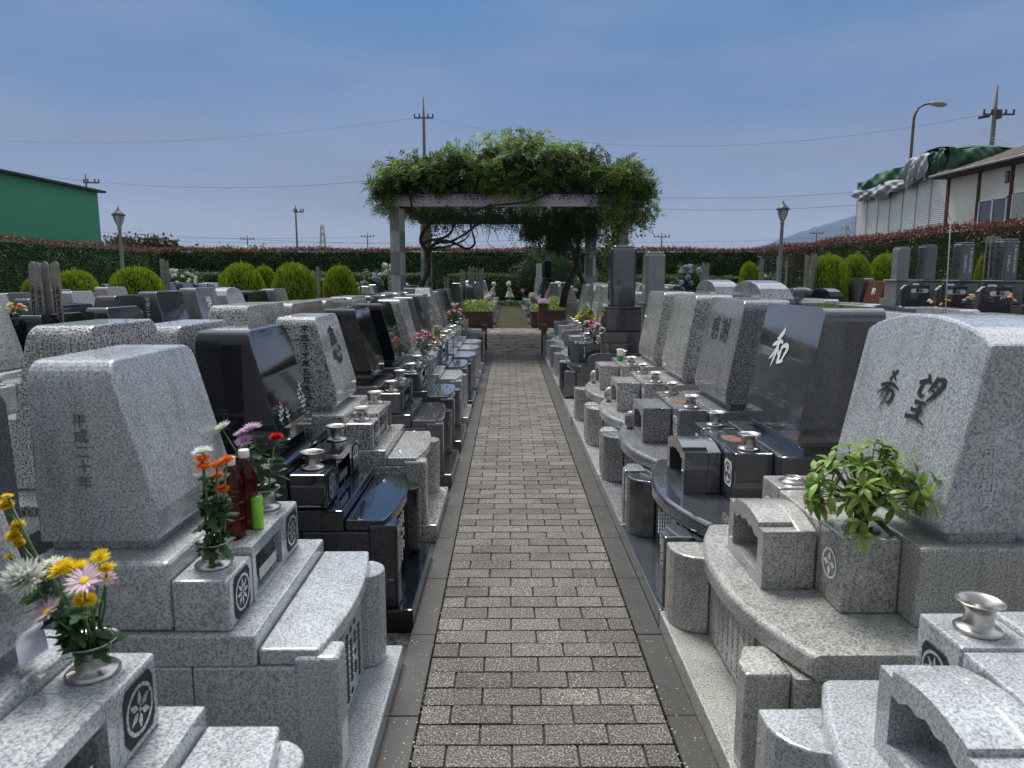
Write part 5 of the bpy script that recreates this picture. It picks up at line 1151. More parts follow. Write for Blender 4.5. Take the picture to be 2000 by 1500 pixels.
# curved street lamp
g = thing('street_lamp', tuple(at(1760, 540, 41).xy) + (0,), 'tall curved arm street lamp behind the tarpaulin covered shed', 'street lamp')
gl = g.location; h = at(1765, 225, 41).z
mb = MB(); A_ = [(0, 0, 0), (0, 0, h - .2), (.05, 0, h + .05), (.22, 0, h + .38), (.5, 0, h + .55), (.85, 0, h + .62)]; mb.tube(A_, [.10, .075, .07, .06, .055, .05], 10); link('post', mb.mesh('post', 'rust_pole'), g)
mb = MB(); mb.lathe([(.0, 0), (.07, .03), (.13, .25), (.16, .55), (.14, .8), (.06, .95), (0, .97)], c=(.8, 0, h + .62), n=14, axis=(1, 0, -.06), rad=lambda a, z: 1); link('lamp_head', mb.mesh('lamp_head', 'metal_grey'), g)
def utility_pole(px, toppy, Y, label, r=.15, arms=((.92, .7, 0),), name='utility_pole', rich=False, flat=0.0):
    p = at(px, 540, Y); h = at(px, toppy, Y).z; g = thing(name, (p.x, p.y, 0), label, 'utility pole')
    mb = MB(); mb.tube([(0, 0, 0), (0, 0, h * .55), (0, 0, h * .86), (0, 0, h)], [r, r * .8, r * .65, r * (.3 if rich else .5)], 10); link('pole', mb.mesh('pole', 'concrete_pole'), g)
    for z, w_, off in arms:
        mb = MB(); mb.box(off - w_, off + w_, -.05, .05, h * z - .05, h * z + .05)
        link('crossarm', mb.mesh('crossarm', 'metal_dark'), g)
        for k in (-.95, -.45, .45, .95):
            mb = MB(); mb.lathe([(0, 0), (.05, .0), (.07, .08), (.04, .12), (.07, .18), (.05, .26), (0, .28)], c=(off + w_ * k, 0, h * z + .05), n=8); link('insulator', mb.mesh('insulator', 'insulator'), g)
    return g, h
P1, h1 = utility_pole(833, 190, 58, 'tall concrete utility pole rising behind the left side of the wisteria', .17, ((.90, .75, 0), (.62, .4, .1)), rich=True)
P2, h2 = utility_pole(1912, 166, 45, 'tall utility pole with transformers arm, behind the house on the right', .19, ((.87, .95, .25), (.58, .35, -.1), (.52, .3, -.1)), rich=True)
mb = MB(); mb.tube([(-.95, 0, h2 * .855), (-.35, 0, h2 * .865)], [.09, .12], 8); mb.box(.02, .35, -.15, .15, h2 * .85, h2 * .89); link('switch_gear', mb.mesh('switch_gear', 'insulator'), P2)
P3, h3 = utility_pole(583, 402, 70, 'utility pole with one sided arm above the left back hedge', .12, ((.93, .45, .3),))
P4, h4 = utility_pole(184, 340, 62, 'utility pole just behind the roof end of the green building', .12, ((.93, .65, .45),))
for px, ty, Y, lb in ((487, 460, 110, 'small distant utility pole left of the pole with one sided arm'), (720, 455, 110, 'small distant utility pole just left of the pergola'), (1290, 455, 90, 'distant utility pole right of the tall dark pillar stone'), (1590, 448, 110, 'distant utility pole in front of the mountain')):
    utility_pole(px, ty, Y, lb, .13, ((.93, 1.0, 0),))
def lattice(px, ty, Y, wb, label):
    p = at(px, 540, Y); h = at(px, ty, Y).z; g = thing('lattice_tower', (p.x, p.y, 0), label, 'pylon'); mb = MB(); n = 9
    for sx, sy in ((-1, -1), (1, -1), (1, 1), (-1, 1)): mb.tube([(sx * wb, sy * wb, 0), (sx * wb * .3, sy * wb * .3, h)], .07, 4)
    for k in range(n):
        for (ax, ay), (bx_, by_) in (((-1, -1), (1, -1)), ((1, -1), (1, 1)), ((1, 1), (-1, 1)), ((-1, 1), (-1, -1))):
            z0, z1 = h * k / n, h * (k + 1) / n; w0, w1 = wb * (1 - .7 * k / n), wb * (1 - .7 * (k + 1) / n)
            mb.tube([(ax * w0, ay * w0, z0), (bx_ * w1, by_ * w1, z1)], .045, 4); mb.tube([(bx_ * w0, by_ * w0, z0), (ax * w1, ay * w1, z1)], .045, 4)
    link('frame', mb.mesh('frame', 'metal_grey'), g)
lattice(633, 438, 150, .9, 'slim distant lattice tower above the back hedge, left of the pergola')
lattice(1645, 437, 120, 1.4, 'pale lattice mast at the left edge of the corrugated shed')
def wire(a, b, sag, r_, label, grp=None, parent_none=True):
    r = r_ * .6; a = Vector(a); b = Vector(b); pts = []
    for k in range(17):
        t_ = k / 16; p = a.lerp(b, t_); p.z -= sag * 4 * t_ * (1 - t_); pts.append(p)
    c0 = pts[0].copy(); mb = MB(); mb.tube([p - c0 for p in pts], r, 5); o = link('power_line', mb.mesh('power_line', 'wire'), None, c0); tag(o, label, 'power line', grp)
p1 = P1.location; 
wire((p1.x - .6, p1.y, h1 * .9), at(0, 275, 70), .8, .016, 'faint power line from the tall centre pole to the upper left edge')
wire((p1.x - .1, p1.y, h1 * .62), at(0, 332, 62), 1.2, .022, 'power line from the tall centre pole to the left edge, above the green building')
wire((p1.x + .6, p1.y, h1 * .9), (P2.location.x - .6, 45, h2 * .87), 2.0, .016, 'power line between the two tall poles, topmost')
wire((p1.x + .3, p1.y, h1 * .64), (P2.location.x - .4, 45, h2 * .58), 1.6, .020, 'power line right of the wisteria, upper of the pair')
wire((p1.x + .3, p1.y, h1 * .60), (P2.location.x - .4, 45, h2 * .52), 1.7, .020, 'power line right of the wisteria, lower of the pair')
for k, (a_, b_) in enumerate((((0, 462), (1000, 470)), ((0, 440), (990, 480)), ((0, 452), (720, 462)))):
    wire(at(*a_, 108), at(*b_, 111), .6, .03, ['distant power line low above the back hedge, left half', 'distant power line sloping from the green building to the pergola', 'thin distant power line ending at the small pole left of the pergola'][k])
wire(at(1000, 470, 92), at(1640, 462, 105), .5, .028, 'distant power line low over the back hedge, right of the pergola')
for k, (a_, b_) in enumerate((((1912, 255), (2060, 330)), ((1912, 252), (2050, 300)), ((1912, 250), (2100, 270)))): wire(at(*a_, 45), at(*b_, 26), .2, .016, 'service cable, %s of the three running from the right pole to the house' % ('lowest', 'middle', 'highest')[k])
# thin bent white pole at the right
g = thing('thin_pole', (3.98, 6.42, 0), 'thin white pole with a slack string, before the dark pillar stones', 'pole'); a_ = at(1857, 431, 6.42)
mb = MB(); mb.tube([(0, 0, 0), (a_.x - 3.98, 0, a_.z)], [.007, .0045], 8); link('rod', mb.mesh('rod', 'metal_grey'), g)
b_ = at(1836, 376, 6.6); mb = MB(); mb.tube([Vector((a_.x - 3.98, 0, a_.z)), b_ - g.location], [.0025, .0015], 5); link('string', mb.mesh('string', 'metal_dark'), g)

# ---------------------------------------------------------------- buildings
g = thing('green_building', (-23, 24, 0), 'long plain green building with a thin dark roof edge, behind the left hedge', 'building')
mb = MB(); mb.box(-9, .5, -20, 16.2, 0, 6.15); link('wall', mb.mesh('wall', 'barn_green'), g)
mb = MB(); mb.prism([(.8, 6.1515), (.8, 6.26), (-9.3, 7.3), (-9.3, 7.15), (0, 6.1515)], 1, -20.3, 16.55); link('roof', mb.mesh('roof', 'barn_roof'), g)
sh = thing('shed', (17.0, 31.9, 0), 'pale corrugated metal shed wrapped on top with green and grey tarpaulin', 'building')
mb = MB(); L2 = 7.2; n = 150; vs = []
for k in range(n + 1):
    z = 5.7 * k / n; x = -.007 if k % 2 else .007; vs += [(x, -L2 / 2, z), (x, L2 / 2, z)]
mb.add(vs, [(2 * k, 2 * k + 1, 2 * k + 3, 2 * k + 2) for k in range(n)])
mb.box(.03, 6, -L2 / 2, L2 / 2, 0, 5.7); link('wall', mb.mesh('wall', 'cladding'), sh)
mb = MB()
for k in range(8): y = -L2 / 2 + L2 * k / 7; mb.box(-.03, -.0185, y - .012, y + .012, 0, 5.7)
link('seam', mb.mesh('seam', 'roof_edge'), sh)
def sheet(name, mat, y0, y1, zt0, zt1, zb0, zb1, parent, drop, seed, back=5.0, x=-.12):
    """cloth over the shed edge: hangs in front, runs back over the roof"""
    nu, nv = 44, 16; vs = []; fs = []; rr = random.Random(seed)
    for i in range(nu + 1):
        t_ = i / nu; y = y0 + (y1 - y0) * t_; zt_ = zt0 + (zt1 - zt0) * t_ + .06 * math.sin(t_ * 11 + seed); zb_ = zb0 + (zb1 - zb0) * t_ - drop * math.sin(math.pi * t_) + .07 * math.sin(t_ * 17 + seed) + .04 * math.sin(t_ * 41)
        for j in range(nv + 1):
            if j <= nv - 3:
                v = j / (nv - 3); z = zb_ + (zt_ - zb_) * v
                xx = x - .16 * math.sin(math.pi * v) * (.6 + .4 * math.sin(t_ * 9 + seed)) + .05 * math.sin(t_ * 23 + v * 6 + seed) + .03 * math.sin(t_ * 47 - v * 9)
            else:
                w_ = (j - nv + 3) / 3; z = zt_ + .12 * math.sin(w_ * 3.1) ; xx = x + back * w_
            vs.append((xx, y, z))
    for i in range(nu):
        for j in range(nv): a = i * (nv + 1) + j; fs.append((a, a + 1, a + nv + 2, a + nv + 1))
    mb = MB(); mb.add(vs, fs, True); mb.v += [(p[0] + .02, p[1], p[2] - .02) for p in vs]; o_ = len(vs); mb.f += [[i + o_ for i in f[::-1]] for f in fs]; mb.mi += [0] * len(fs); mb.sm += [True] * len(fs)
    return link(name, mb.mesh(name, mat), parent)
tp = thing('tarpaulin', (17.0, 31.9, 0), 'torn green tarpaulin draped over the corrugated shed roof', 'tarpaulin')
sheet('sheet', 'tarp_green', -2.6, 3.4, 6.45, 6.10, 5.75, 5.55, tp, .1, 1)
o = sheet('sheet', 'tarp_green', -3.0, .1, 6.45, 6.5, 5.85, 5.75, tp, .0, 2, 2.0, -.12); o.rotation_euler = (0, 0, math.pi / 2); o.location = (0, -3.55, 0)
sheet('sheet', 'tarp_green', -3.5, -2.5, 6.5, 6.42, 5.8, 5.7, tp, .0, 5, 3.0)
t2 = thing('tarpaulin', (16.98, 31.9, 0), 'grey tarpaulin hanging in folds below the green one on the shed', 'tarpaulin')
sheet('sheet', 'tarp_grey', -1.9, 3.55, 5.65, 5.55, 5.45, 5.3, t2, .25, 3, .1, -.25)
sheet('fold', 'tarp_grey', -2.7, -1.1, 6.4, 6.35, 5.45, 5.3, t2, -.1, 4, .6, -.3)
hs = thing('house', (17.0, 20, 0), 'weathered cream walled house with brown posts and sliding windows, far right', 'house')
def Yx(px): return 17.0 * F / (px - 993)
mb = MB(); mb.box(0, 8, -11, Yx(1829) - 20, 0, 5.30); link('wall', mb.mesh('wall', 'plaster'), hs)
for px in (1831, 1889, 1951, 2030, 2110):
    y = Yx(px) - 20; mb = MB(); mb.box(-.04, -.001, y - .07, y + .07, 0, 5.3); link('post', mb.mesh('post', 'wood_red'), hs)
for pa, pb, zt_, zb_, cu in ((1893, 1947, 4.30, 3.0, 0), (1956, 2024, 4.40, 3.0, 1), (2034, 2104, 4.4, 3.0, 0)):
    y0, y1 = Yx(pb) - 20, Yx(pa) - 20; ym = (y0 + y1) / 2
    mb = MB()
    for (a_, b_, c_, d_) in ((y0, y1, zt_ - .05, zt_), (y0, y1, zb_, zb_ + .05), (y0, y0 + .05, zb_, zt_), (y1 - .05, y1, zb_, zt_), (ym - .035, ym + .035, zb_, zt_)): mb.box(-.055, -.001, a_, b_, c_, d_)
    wn_ = link('window', mb.mesh('window', 'white_plastic'), hs)
    mb = MB(); mb.box(-.018, -.0015, y0 + .051, y1 - .051, zb_ + .051, zt_ - .051); link('pane', mb.mesh('pane', 'window_glass'), wn_)
    if cu:
        mb = MB(); n = 60; vs = []
        for k in range(n + 1): y = y0 + .06 + (y1 - y0 - .12) * k / n; x = -.03 + .009 * math.sin(k * 1.3); vs += [(x, y, zb_ + .06), (x, y, zt_ - .06)]
        mb.add(vs, [(2 * k, 2 * k + 1, 2 * k + 3, 2 * k + 2) for k in range(n)]); link('curtain', mb.mesh('curtain', 'curtain'), wn_)
y0, y1 = Yx(1951) - 19.85, Yx(1938) - 20
mb = MB(); mb.box(-.03, -.001, y0, y1, 4.75, 5.15); v_ = link('vent', mb.mesh('vent', 'wood_red'), hs)
mb = MB(); mb.box(-.04, -.0305, y0 + .04, y1 - .04, 4.79, 5.11); link('pane', mb.mesh('pane', 'window_glass'), v_)
ye = Yx(1826) - 20
mb = MB(); n = 46
for k in range(n):
    y_0 = -11.5 + (ye + 11.5) * k / n; y_1 = -11.5 + (ye + 11.5) * (k + 1) / n - .01
    zz = .03 * (k % 2); mb.prism([(-.62, 5.36 + zz), (-.62, 5.42 + zz), (3.8, 6.90 + zz), (3.8, 6.80 + zz)], 1, y_0, y_1)
link('roof', mb.mesh('roof', 'tile_roof'), hs)
mb = MB(); mb.prism([(-.60, 5.31), (-.60, 5.355), (3.8, 6.79), (3.8, 6.70), (0, 5.31)], 1, -11.5, ye); link('eave', mb.mesh('eave', 'wood_red'), hs)
mb = MB(); mb.tube([(-.68, -11.5, 5.38), (-.68, ye, 5.40)], .055, 8); link('gutter', mb.mesh('gutter', 'roof_edge'), hs)

# trees beyond the hedge, mountain
def far_tree(px, top, Y, rx, label, mat='bush_leaf', n=2200, lf=.35):
    p = at(px, 540, Y); h = at(px, top, Y).z; g = thing('tree', (p.x, p.y, 0), label, 'tree')
    mb = MB(); mb.tube([(0, 0, 0), (.1, 0, h * .6), (.1, 0, h * .9)], [.25, .18, .05], 8)
    cs = []
    for k in range(9):
        a = random.uniform(0, 6.28); c = Vector((rx * .72 * math.cos(a), rx * .5 * math.sin(a), h * random.uniform(.66, .92))); cs.append(c); mb.tube([(0.1, 0, h * .5), c * .7 + Vector((0, 0, h * .25)), c], [.12, .07, .03], 6)
    link('trunk', mb.mesh('trunk', 'bark'), g)
    Q = np.concatenate([np.array(c) + RNG.normal(0, 1, (n // 9, 3)) * np.array([rx * .22, rx * .2, h * .06]) for c in cs]); quads('crown', leaf_quads(Q, lf, aspect=.5), mat, g)
far_tree(272, 462, 66, 2.6, 'open layered tree behind the hedge right of the left lamp post'); far_tree(318, 468, 66, 1.5, 'smaller bushy tree right of the open layered tree')
for px, ty, lb in ((410, 482, 'low distant treetops left, above the hedge'), (470, 483, 'low round treetop below the small distant pole')): far_tree(px, ty, 95, 3.2, lb, 'hedge_leaf', 900, .6)
def mountain():
    nx, ny = 90, 26; vs = []; fs = []
    for i in range(nx + 1):
        for j in range(ny + 1):
            u = i / nx; v = j / ny; x = 900 + 2700 * u; y = 3200 + 1500 * v
            d = math.hypot((x - 2010) / 1150, (y - 4000) / 950); z = max(0, 1 - d) ** 1.15 * 400
            d2 = math.hypot((x - 3000) / 1000, (y - 4100) / 800); z = max(z, max(0, 1 - d2) * 200)
            z = z * (1 + .10 * mnoise.noise(Vector((x / 260, y / 260, 0)))) + (z > 1) * 14 * mnoise.noise(Vector((x / 70, y / 70, 3)))
            vs.append((x, y, z - 12))
    for i in range(nx):
        for j in range(ny): a = i * (ny + 1) + j; fs.append((a, a + ny + 1, a + ny + 2, a + 1))
    mb = MB(); mb.add(vs, fs, True); return mb
struct('mountain', mountain(), 'forest_haze_blue')

# ---------------------------------------------------------------- flowers
def head_mesh(kind, mat):
    key = ('blossom', kind, mat)
    if key in MESH: return MESH[key]
    V = []; mats = [mat]
    rr = np.random.default_rng(5)
    def layer(n, L, w_, el, z0=0, ph=0, curl=.2):
        for k in range(n):
            a = 2 * math.pi * (k + ph) / n + rr.normal(0, .06); e = el + rr.normal(0, .08); l_ = L * rr.uniform(.88, 1.08)
            d = np.array([math.cos(a) * math.cos(e), math.sin(a) * math.cos(e), math.sin(e)]); s_ = np.array([-math.sin(a), math.cos(a), 0]); c0 = np.array([0, 0, z0]) + d * L * .08
            d2 = d.copy(); d2[2] += curl
            V.append([c0, c0 + d * l_ * .55 + s_ * w_ * .5, c0 + d * l_ * .55 + d2 * l_ * .42, c0 + d * l_ * .55 - s_ * w_ * .5])
    if kind == 'mum':
        for q, (n_, L, el) in enumerate(((24, 1, .05), (22, .95, .3), (18, .82, .6), (14, .66, .9), (9, .5, 1.2))): layer(n_, L, .20, el, 0, q * .5)
    elif kind == 'ball':
        for q, el in enumerate((-.5, -.15, .15, .45, .75, 1.05, 1.35)): layer(int(22 * math.cos(el)) + 5, .85, .24, el, .0, q * .5, .35)
    elif kind == 'daisy':
        layer(20, 1, .22, .12); layer(18, .9, .2, .3, 0, .5)
    elif kind == 'button':
        for q, (el, L) in enumerate(((.0, .9), (.2, .95), (.42, .85), (.65, .7), (.9, .55), (1.2, .45))): layer(26 - q * 3, L, .16, el, 0, q * .5, .1)
    elif kind == 'carnation':
        for q, (el, L) in enumerate(((.1, 1), (.35, 1), (.6, .95), (.85, .9), (1.15, .8))): layer(13 - q, L, .5, el, 0, q * .37, .0)
    V = np.array(V); n = len(V)
    me = bpy.data.meshes.new('blossom'); fs = [[4 * i, 4 * i + 1, 4 * i + 2, 4 * i + 3] for i in range(n)]; vs = V.reshape(-1, 3).tolist(); mi = [0] * n
    if kind == 'daisy':
        o_ = len(vs); m_ = 10
        for z, r in ((.06, .26), (.14, .2), (.17, .08)):
            for k in range(m_): vs.append([r * math.cos(2 * math.pi * k / m_), r * math.sin(2 * math.pi * k / m_), z])
        for i in range(2):
            for k in range(m_): fs.append([o_ + i * m_ + k, o_ + i * m_ + (k + 1) % m_, o_ + (i + 1) * m_ + (k + 1) % m_, o_ + (i + 1) * m_ + k]); mi.append(1)
        fs.append([o_ + 2 * m_ + k for k in range(m_)]); mi.append(1); mats.append('petal_yellow')
    if kind == 'carnation':
        o_ = len(vs); m_ = 8
        for z, r in ((0, .32), (-.4, .30), (-.9, .2), (-1.1, .05)):
            for k in range(m_): vs.append([r * math.cos(2 * math.pi * k / m_), r * math.sin(2 * math.pi * k / m_), z])
        for i in range(3):
            for k in range(m_): fs.append([o_ + i * m_ + k, o_ + i * m_ + (k + 1) % m_, o_ + (i + 1) * m_ + (k + 1) % m_, o_ + (i + 1) * m_ + k]); mi.append(1)
        mats.append('stem_green')
    me.from_pydata(vs, [], fs)
    for mm in mats: me.materials.append(MATS[mm])
    me.polygons.foreach_set('material_index', mi); me.update(); MESH[key] = me; return me
def lobed_leaves(P, D_, size, mat, parent, name='leaves'):
    """serrated chrysanthemum leaves: 9-gon lobed outline"""
    out_ = []
    prof = [(0, .0), (.18, .10), (.30, .34), (.42, .17), (.56, .30), (.66, .12), (.82, .14), (1, 0)]
    pts = prof + [(a, -b) for a, b in prof[-2:0:-1]]
    for p, d, sz in zip(P, D_, size):
        d = Vector(d).normalized(); s_ = d.cross(Vector((random.gauss(0, .4), random.gauss(0, .4), 1))).normalized(); n_ = s_.cross(d)
        out_.append([tuple(Vector(p) + d * a * sz + s_ * b * sz - n_ * (a * a * .3 * sz)) for a, b in pts])
    return quads(name, np.array(out_), mat, parent)
def bouquet(base, heads, label, nleaf=14, lsz=.05, up=.25, leafz=(.05, .6), stemr=.0022, grp=None, nm='flower_bouquet', spread=.03):
    """base: world point of the vase mouth; heads: (kind, petal, world point, radius)"""
    base = Vector(base); g = thing(nm, base, label, 'flowers', grp)
    mb = MB(); LP = []; LD = []; LS = []
    for i, (kind, mat, p, r) in enumerate(heads):
        p = Vector(p) - base; b0 = Vector((random.uniform(-.018, .018), random.uniform(-.018, .018), -.06)); mid = b0.lerp(p, .55) + Vector((random.uniform(-.01, .01), random.uniform(-.01, .01), .02))
        mb.tube([b0, mid, p], [stemr * 1.2, stemr, stemr * .8], 5)
        o = link('blossom', head_mesh(kind, mat), g, p); o.scale = (r, r, r * .9)
        out_ = (p - mid).normalized() + Vector((random.uniform(-.4, .4), random.uniform(-.7, .0), .25)); 
        if kind == 'carnation' or kind == 'button': out_ = Vector((random.uniform(-.15, .15), random.uniform(-.2, 0), 1))
        o.rotation_euler = out_.to_track_quat('Z', 'Y').to_euler()
        for k in range(max(1, nleaf // len(heads))):
            t_ = random.uniform(*leafz); q = b0.lerp(mid, min(1, t_ * 1.8)) if t_ < .55 else mid.lerp(p, (t_ - .55) / .45)
            a = random.uniform(0, 6.28); LP.append(q); LD.append((math.cos(a), math.sin(a), random.uniform(-.3, .7))); LS.append(lsz * random.uniform(.7, 1.25))
    link('stems', mb.mesh('stems', 'stem_green'), g); lobed_leaves(LP, LD, LS, 'stem_leaf', g)
    return g
# corner bouquet of the nearest left grave
Yb = 1.46
H = [('ball', 'petal_white', at(50, 1130, Yb - .03), .054), ('daisy', 'petal_pink', at(165, 1135, Yb - .05), .040), ('daisy', 'petal_pink', at(92, 1196, Yb - .05), .040), ('mum', 'petal_yellow', at(122, 1112, Yb), .034), ('mum', 'petal_yellow', at(150, 1112, Yb), .032),
     ('mum', 'petal_yellow', at(196, 1088, Yb), .022), ('mum', 'petal_yellow', at(208, 1112, Yb), .022), ('ball', 'petal_yellow', at(158, 1172, Yb - .03), .020), ('ball', 'petal_yellow', at(174, 1172, Yb - .03), .020), ('ball', 'petal_cream', at(166, 1202, Yb - .04), .010),
     ('button', 'petal_yellow', at(14, 970, Yb + .02), .014), ('ball', 'petal_yellow', at(12, 988, Yb + .02), .020), ('ball', 'petal_yellow', at(36, 1028, Yb + .02), .020), ('ball', 'petal_yellow', at(28, 1048, Yb + .02), .020), ('ball', 'petal_yellow', at(38, 1062, Yb + .02), .016), ('button', 'petal_yellow', at(18, 1088, Yb), .012), ('mum', 'petal_white', at(105, 1105, Yb + .03), .034), ('daisy', 'petal_pink', at(208, 1132, Yb), .024)]
bouquet((-.918, 1.465, .80), H, 'bouquet of cream, yellow and pink chrysanthemums in the bottom left corner', 75, .058, leafz=(.14, .6), stemr=.0028)
Yb = 2.08
H = [('button', 'petal_orange', at(395, 898, Yb), 0.029), ('button', 'petal_orange', at(398, 914, Yb - .02), 0.032), ('button', 'petal_orange', at(424, 910, Yb), 0.032), ('button', 'petal_orange', at(443, 899, Yb + .02), 0.030), ('button', 'petal_orange', at(424, 930, Yb + .02), 0.026), ('button', 'petal_orange', at(434, 956, Yb - .02), 0.026), ('mum', 'petal_white', at(396, 884, Yb + .03), .036)]
bouquet((-.915, 2.105, .78), H, 'orange button flowers with one white chrysanthemum, left of the tea bottles', 100, .058, leafz=(.12, .8), stemr=.0036)
Yb = 2.62
H = [('mum', 'petal_white', at(434, 838, Yb), .044), ('mum', 'petal_mauve', at(492, 838, Yb), .044), ('mum', 'petal_mauve', at(472, 848, Yb), .032), ('mum', 'petal_mauve', at(477, 862, Yb - .02), .036), ('carnation', 'petal_red', at(540, 856, Yb), .030)]
bouquet((-.918, 2.595, .80), H, 'white and mauve chrysanthemums and one red carnation, beyond the tea bottles', 45, .075, leafz=(.1, .8), stemr=.003)
def rnd_bouquet(base, r, h, cols, n, label, kind='mum', hr=.03, nleaf=40, wide=(1, 1), lsz=.06):
    base = Vector(base); H = []
    for k in range(n):
        a = random.uniform(0, 6.28); q = r * math.sqrt(random.random()); m_ = cols[k % len(cols)]
        H.append((kind if isinstance(kind, str) else kind[k % len(kind)], m_, base + Vector((q * math.cos(a) * wide[0], q * math.sin(a) * wide[1], h * (1 - .45 * (q / r) ** 2) + random.uniform(-.02, .02))), hr * random.uniform(.8, 1.2)))
    return bouquet(base, H, label, nleaf, lsz, leafz=(.05, .85))
rnd_bouquet((-.915, 7.755, .78), .15, .22, ['petal_rose', 'petal_pink', 'petal_rose'], 40, 'bunch of pink button chrysanthemums in the left row', 'button', .026, 70)
rnd_bouquet((-.918, 12.3, .79), .12, .34, ['petal_purple', 'petal_orange', 'petal_white', 'petal_rose', 'petal_white', 'petal_maroon'], 24, 'tall mixed purple, orange and white bouquet in the left row', ('mum', 'daisy'), .035, 110)
rnd_bouquet((-.918, 13.0, .79), .05, .20, ['petal_red'], 3, 'small red flowers near the end of the left row', 'carnation', .035, 12)
rnd_bouquet((1.075, 9.14, .80), .13, .24, ['petal_white', 'petal_mauve', 'petal_red', 'petal_pink', 'petal_white', 'petal_mauve'], 15, 'red, white and mauve bouquet left of the tall dark pillar', ('mum', 'carnation'), .042, 70)
rnd_bouquet((1.185, 11.05, .80), .13, .26, ['petal_yellow'], 18, 'yellow bouquet with feathery green, second from the tall dark pillar', 'mum', .04, 60)
rnd_bouquet((1.18, 10.8, .80), .12, .34, ['planter_leaf'], 14, 'feathery yellow green sprays behind the yellow bouquet', 'mum', .05, 60)
for k, (px, py, Y, cols, lb) in enumerate(((1968, 583, 11.2, ['petal_pink', 'petal_rose', 'petal_yellow', 'petal_blue'], 'pink and yellow bouquet before the rightmost white crest'), (1897, 583, 11.7, ['petal_pink', 'petal_yellow', 'petal_white'], 'pink and yellow bouquet at the second dark pillar from the right'), (1850, 592, 12.2, ['petal_yellow', 'petal_maroon'], 'yellow and maroon flowers half hidden by the thin pole'), (1822, 590, 12.7, ['petal_maroon', 'petal_white', 'petal_yellow', 'petal_white'], 'maroon, yellow and white bouquet before the grey pillar'), (1720, 630, 4.6, ['petal_white'], 'white lilies showing between the dark slate stone and the arch topped one'), (28, 600, 6.4, ['petal_cream', 'petal_yellow', 'petal_orange', 'petal_cream'], 'cream and orange lilies at the far left edge'), (945, 592, 25.5, ['petal_purple', 'petal_yellow', 'petal_white', 'petal_orange'], 'colourful bouquet right behind the left brick planter'), (930, 598, 24, ['petal_yellow', 'petal_maroon', 'petal_orange'], 'yellow and brown pansies above the left brick planter'), (955, 580, 28, ['petal_rose', 'petal_white', 'petal_orange'], 'pink and white flowers in the left row beyond the crossing'), (1022, 568, 33, ['petal_pink', 'petal_rose'], 'pink flowers on the right of the far path, near the statues'), (1040, 578, 27, ['petal_blue', 'petal_yellow', 'petal_rose'], 'small blue and yellow bouquet on the right beyond the crossing'))):
    p = at(px, py, Y); s_ = 1 if Y < 10 else (1.3 if Y < 20 else 1.7)
    rnd_bouquet(p - Vector((0, 0, .10 * s_)), .075 * s_, .14 * s_, cols, 12, lb, 'mum', .026 * s_, 24)

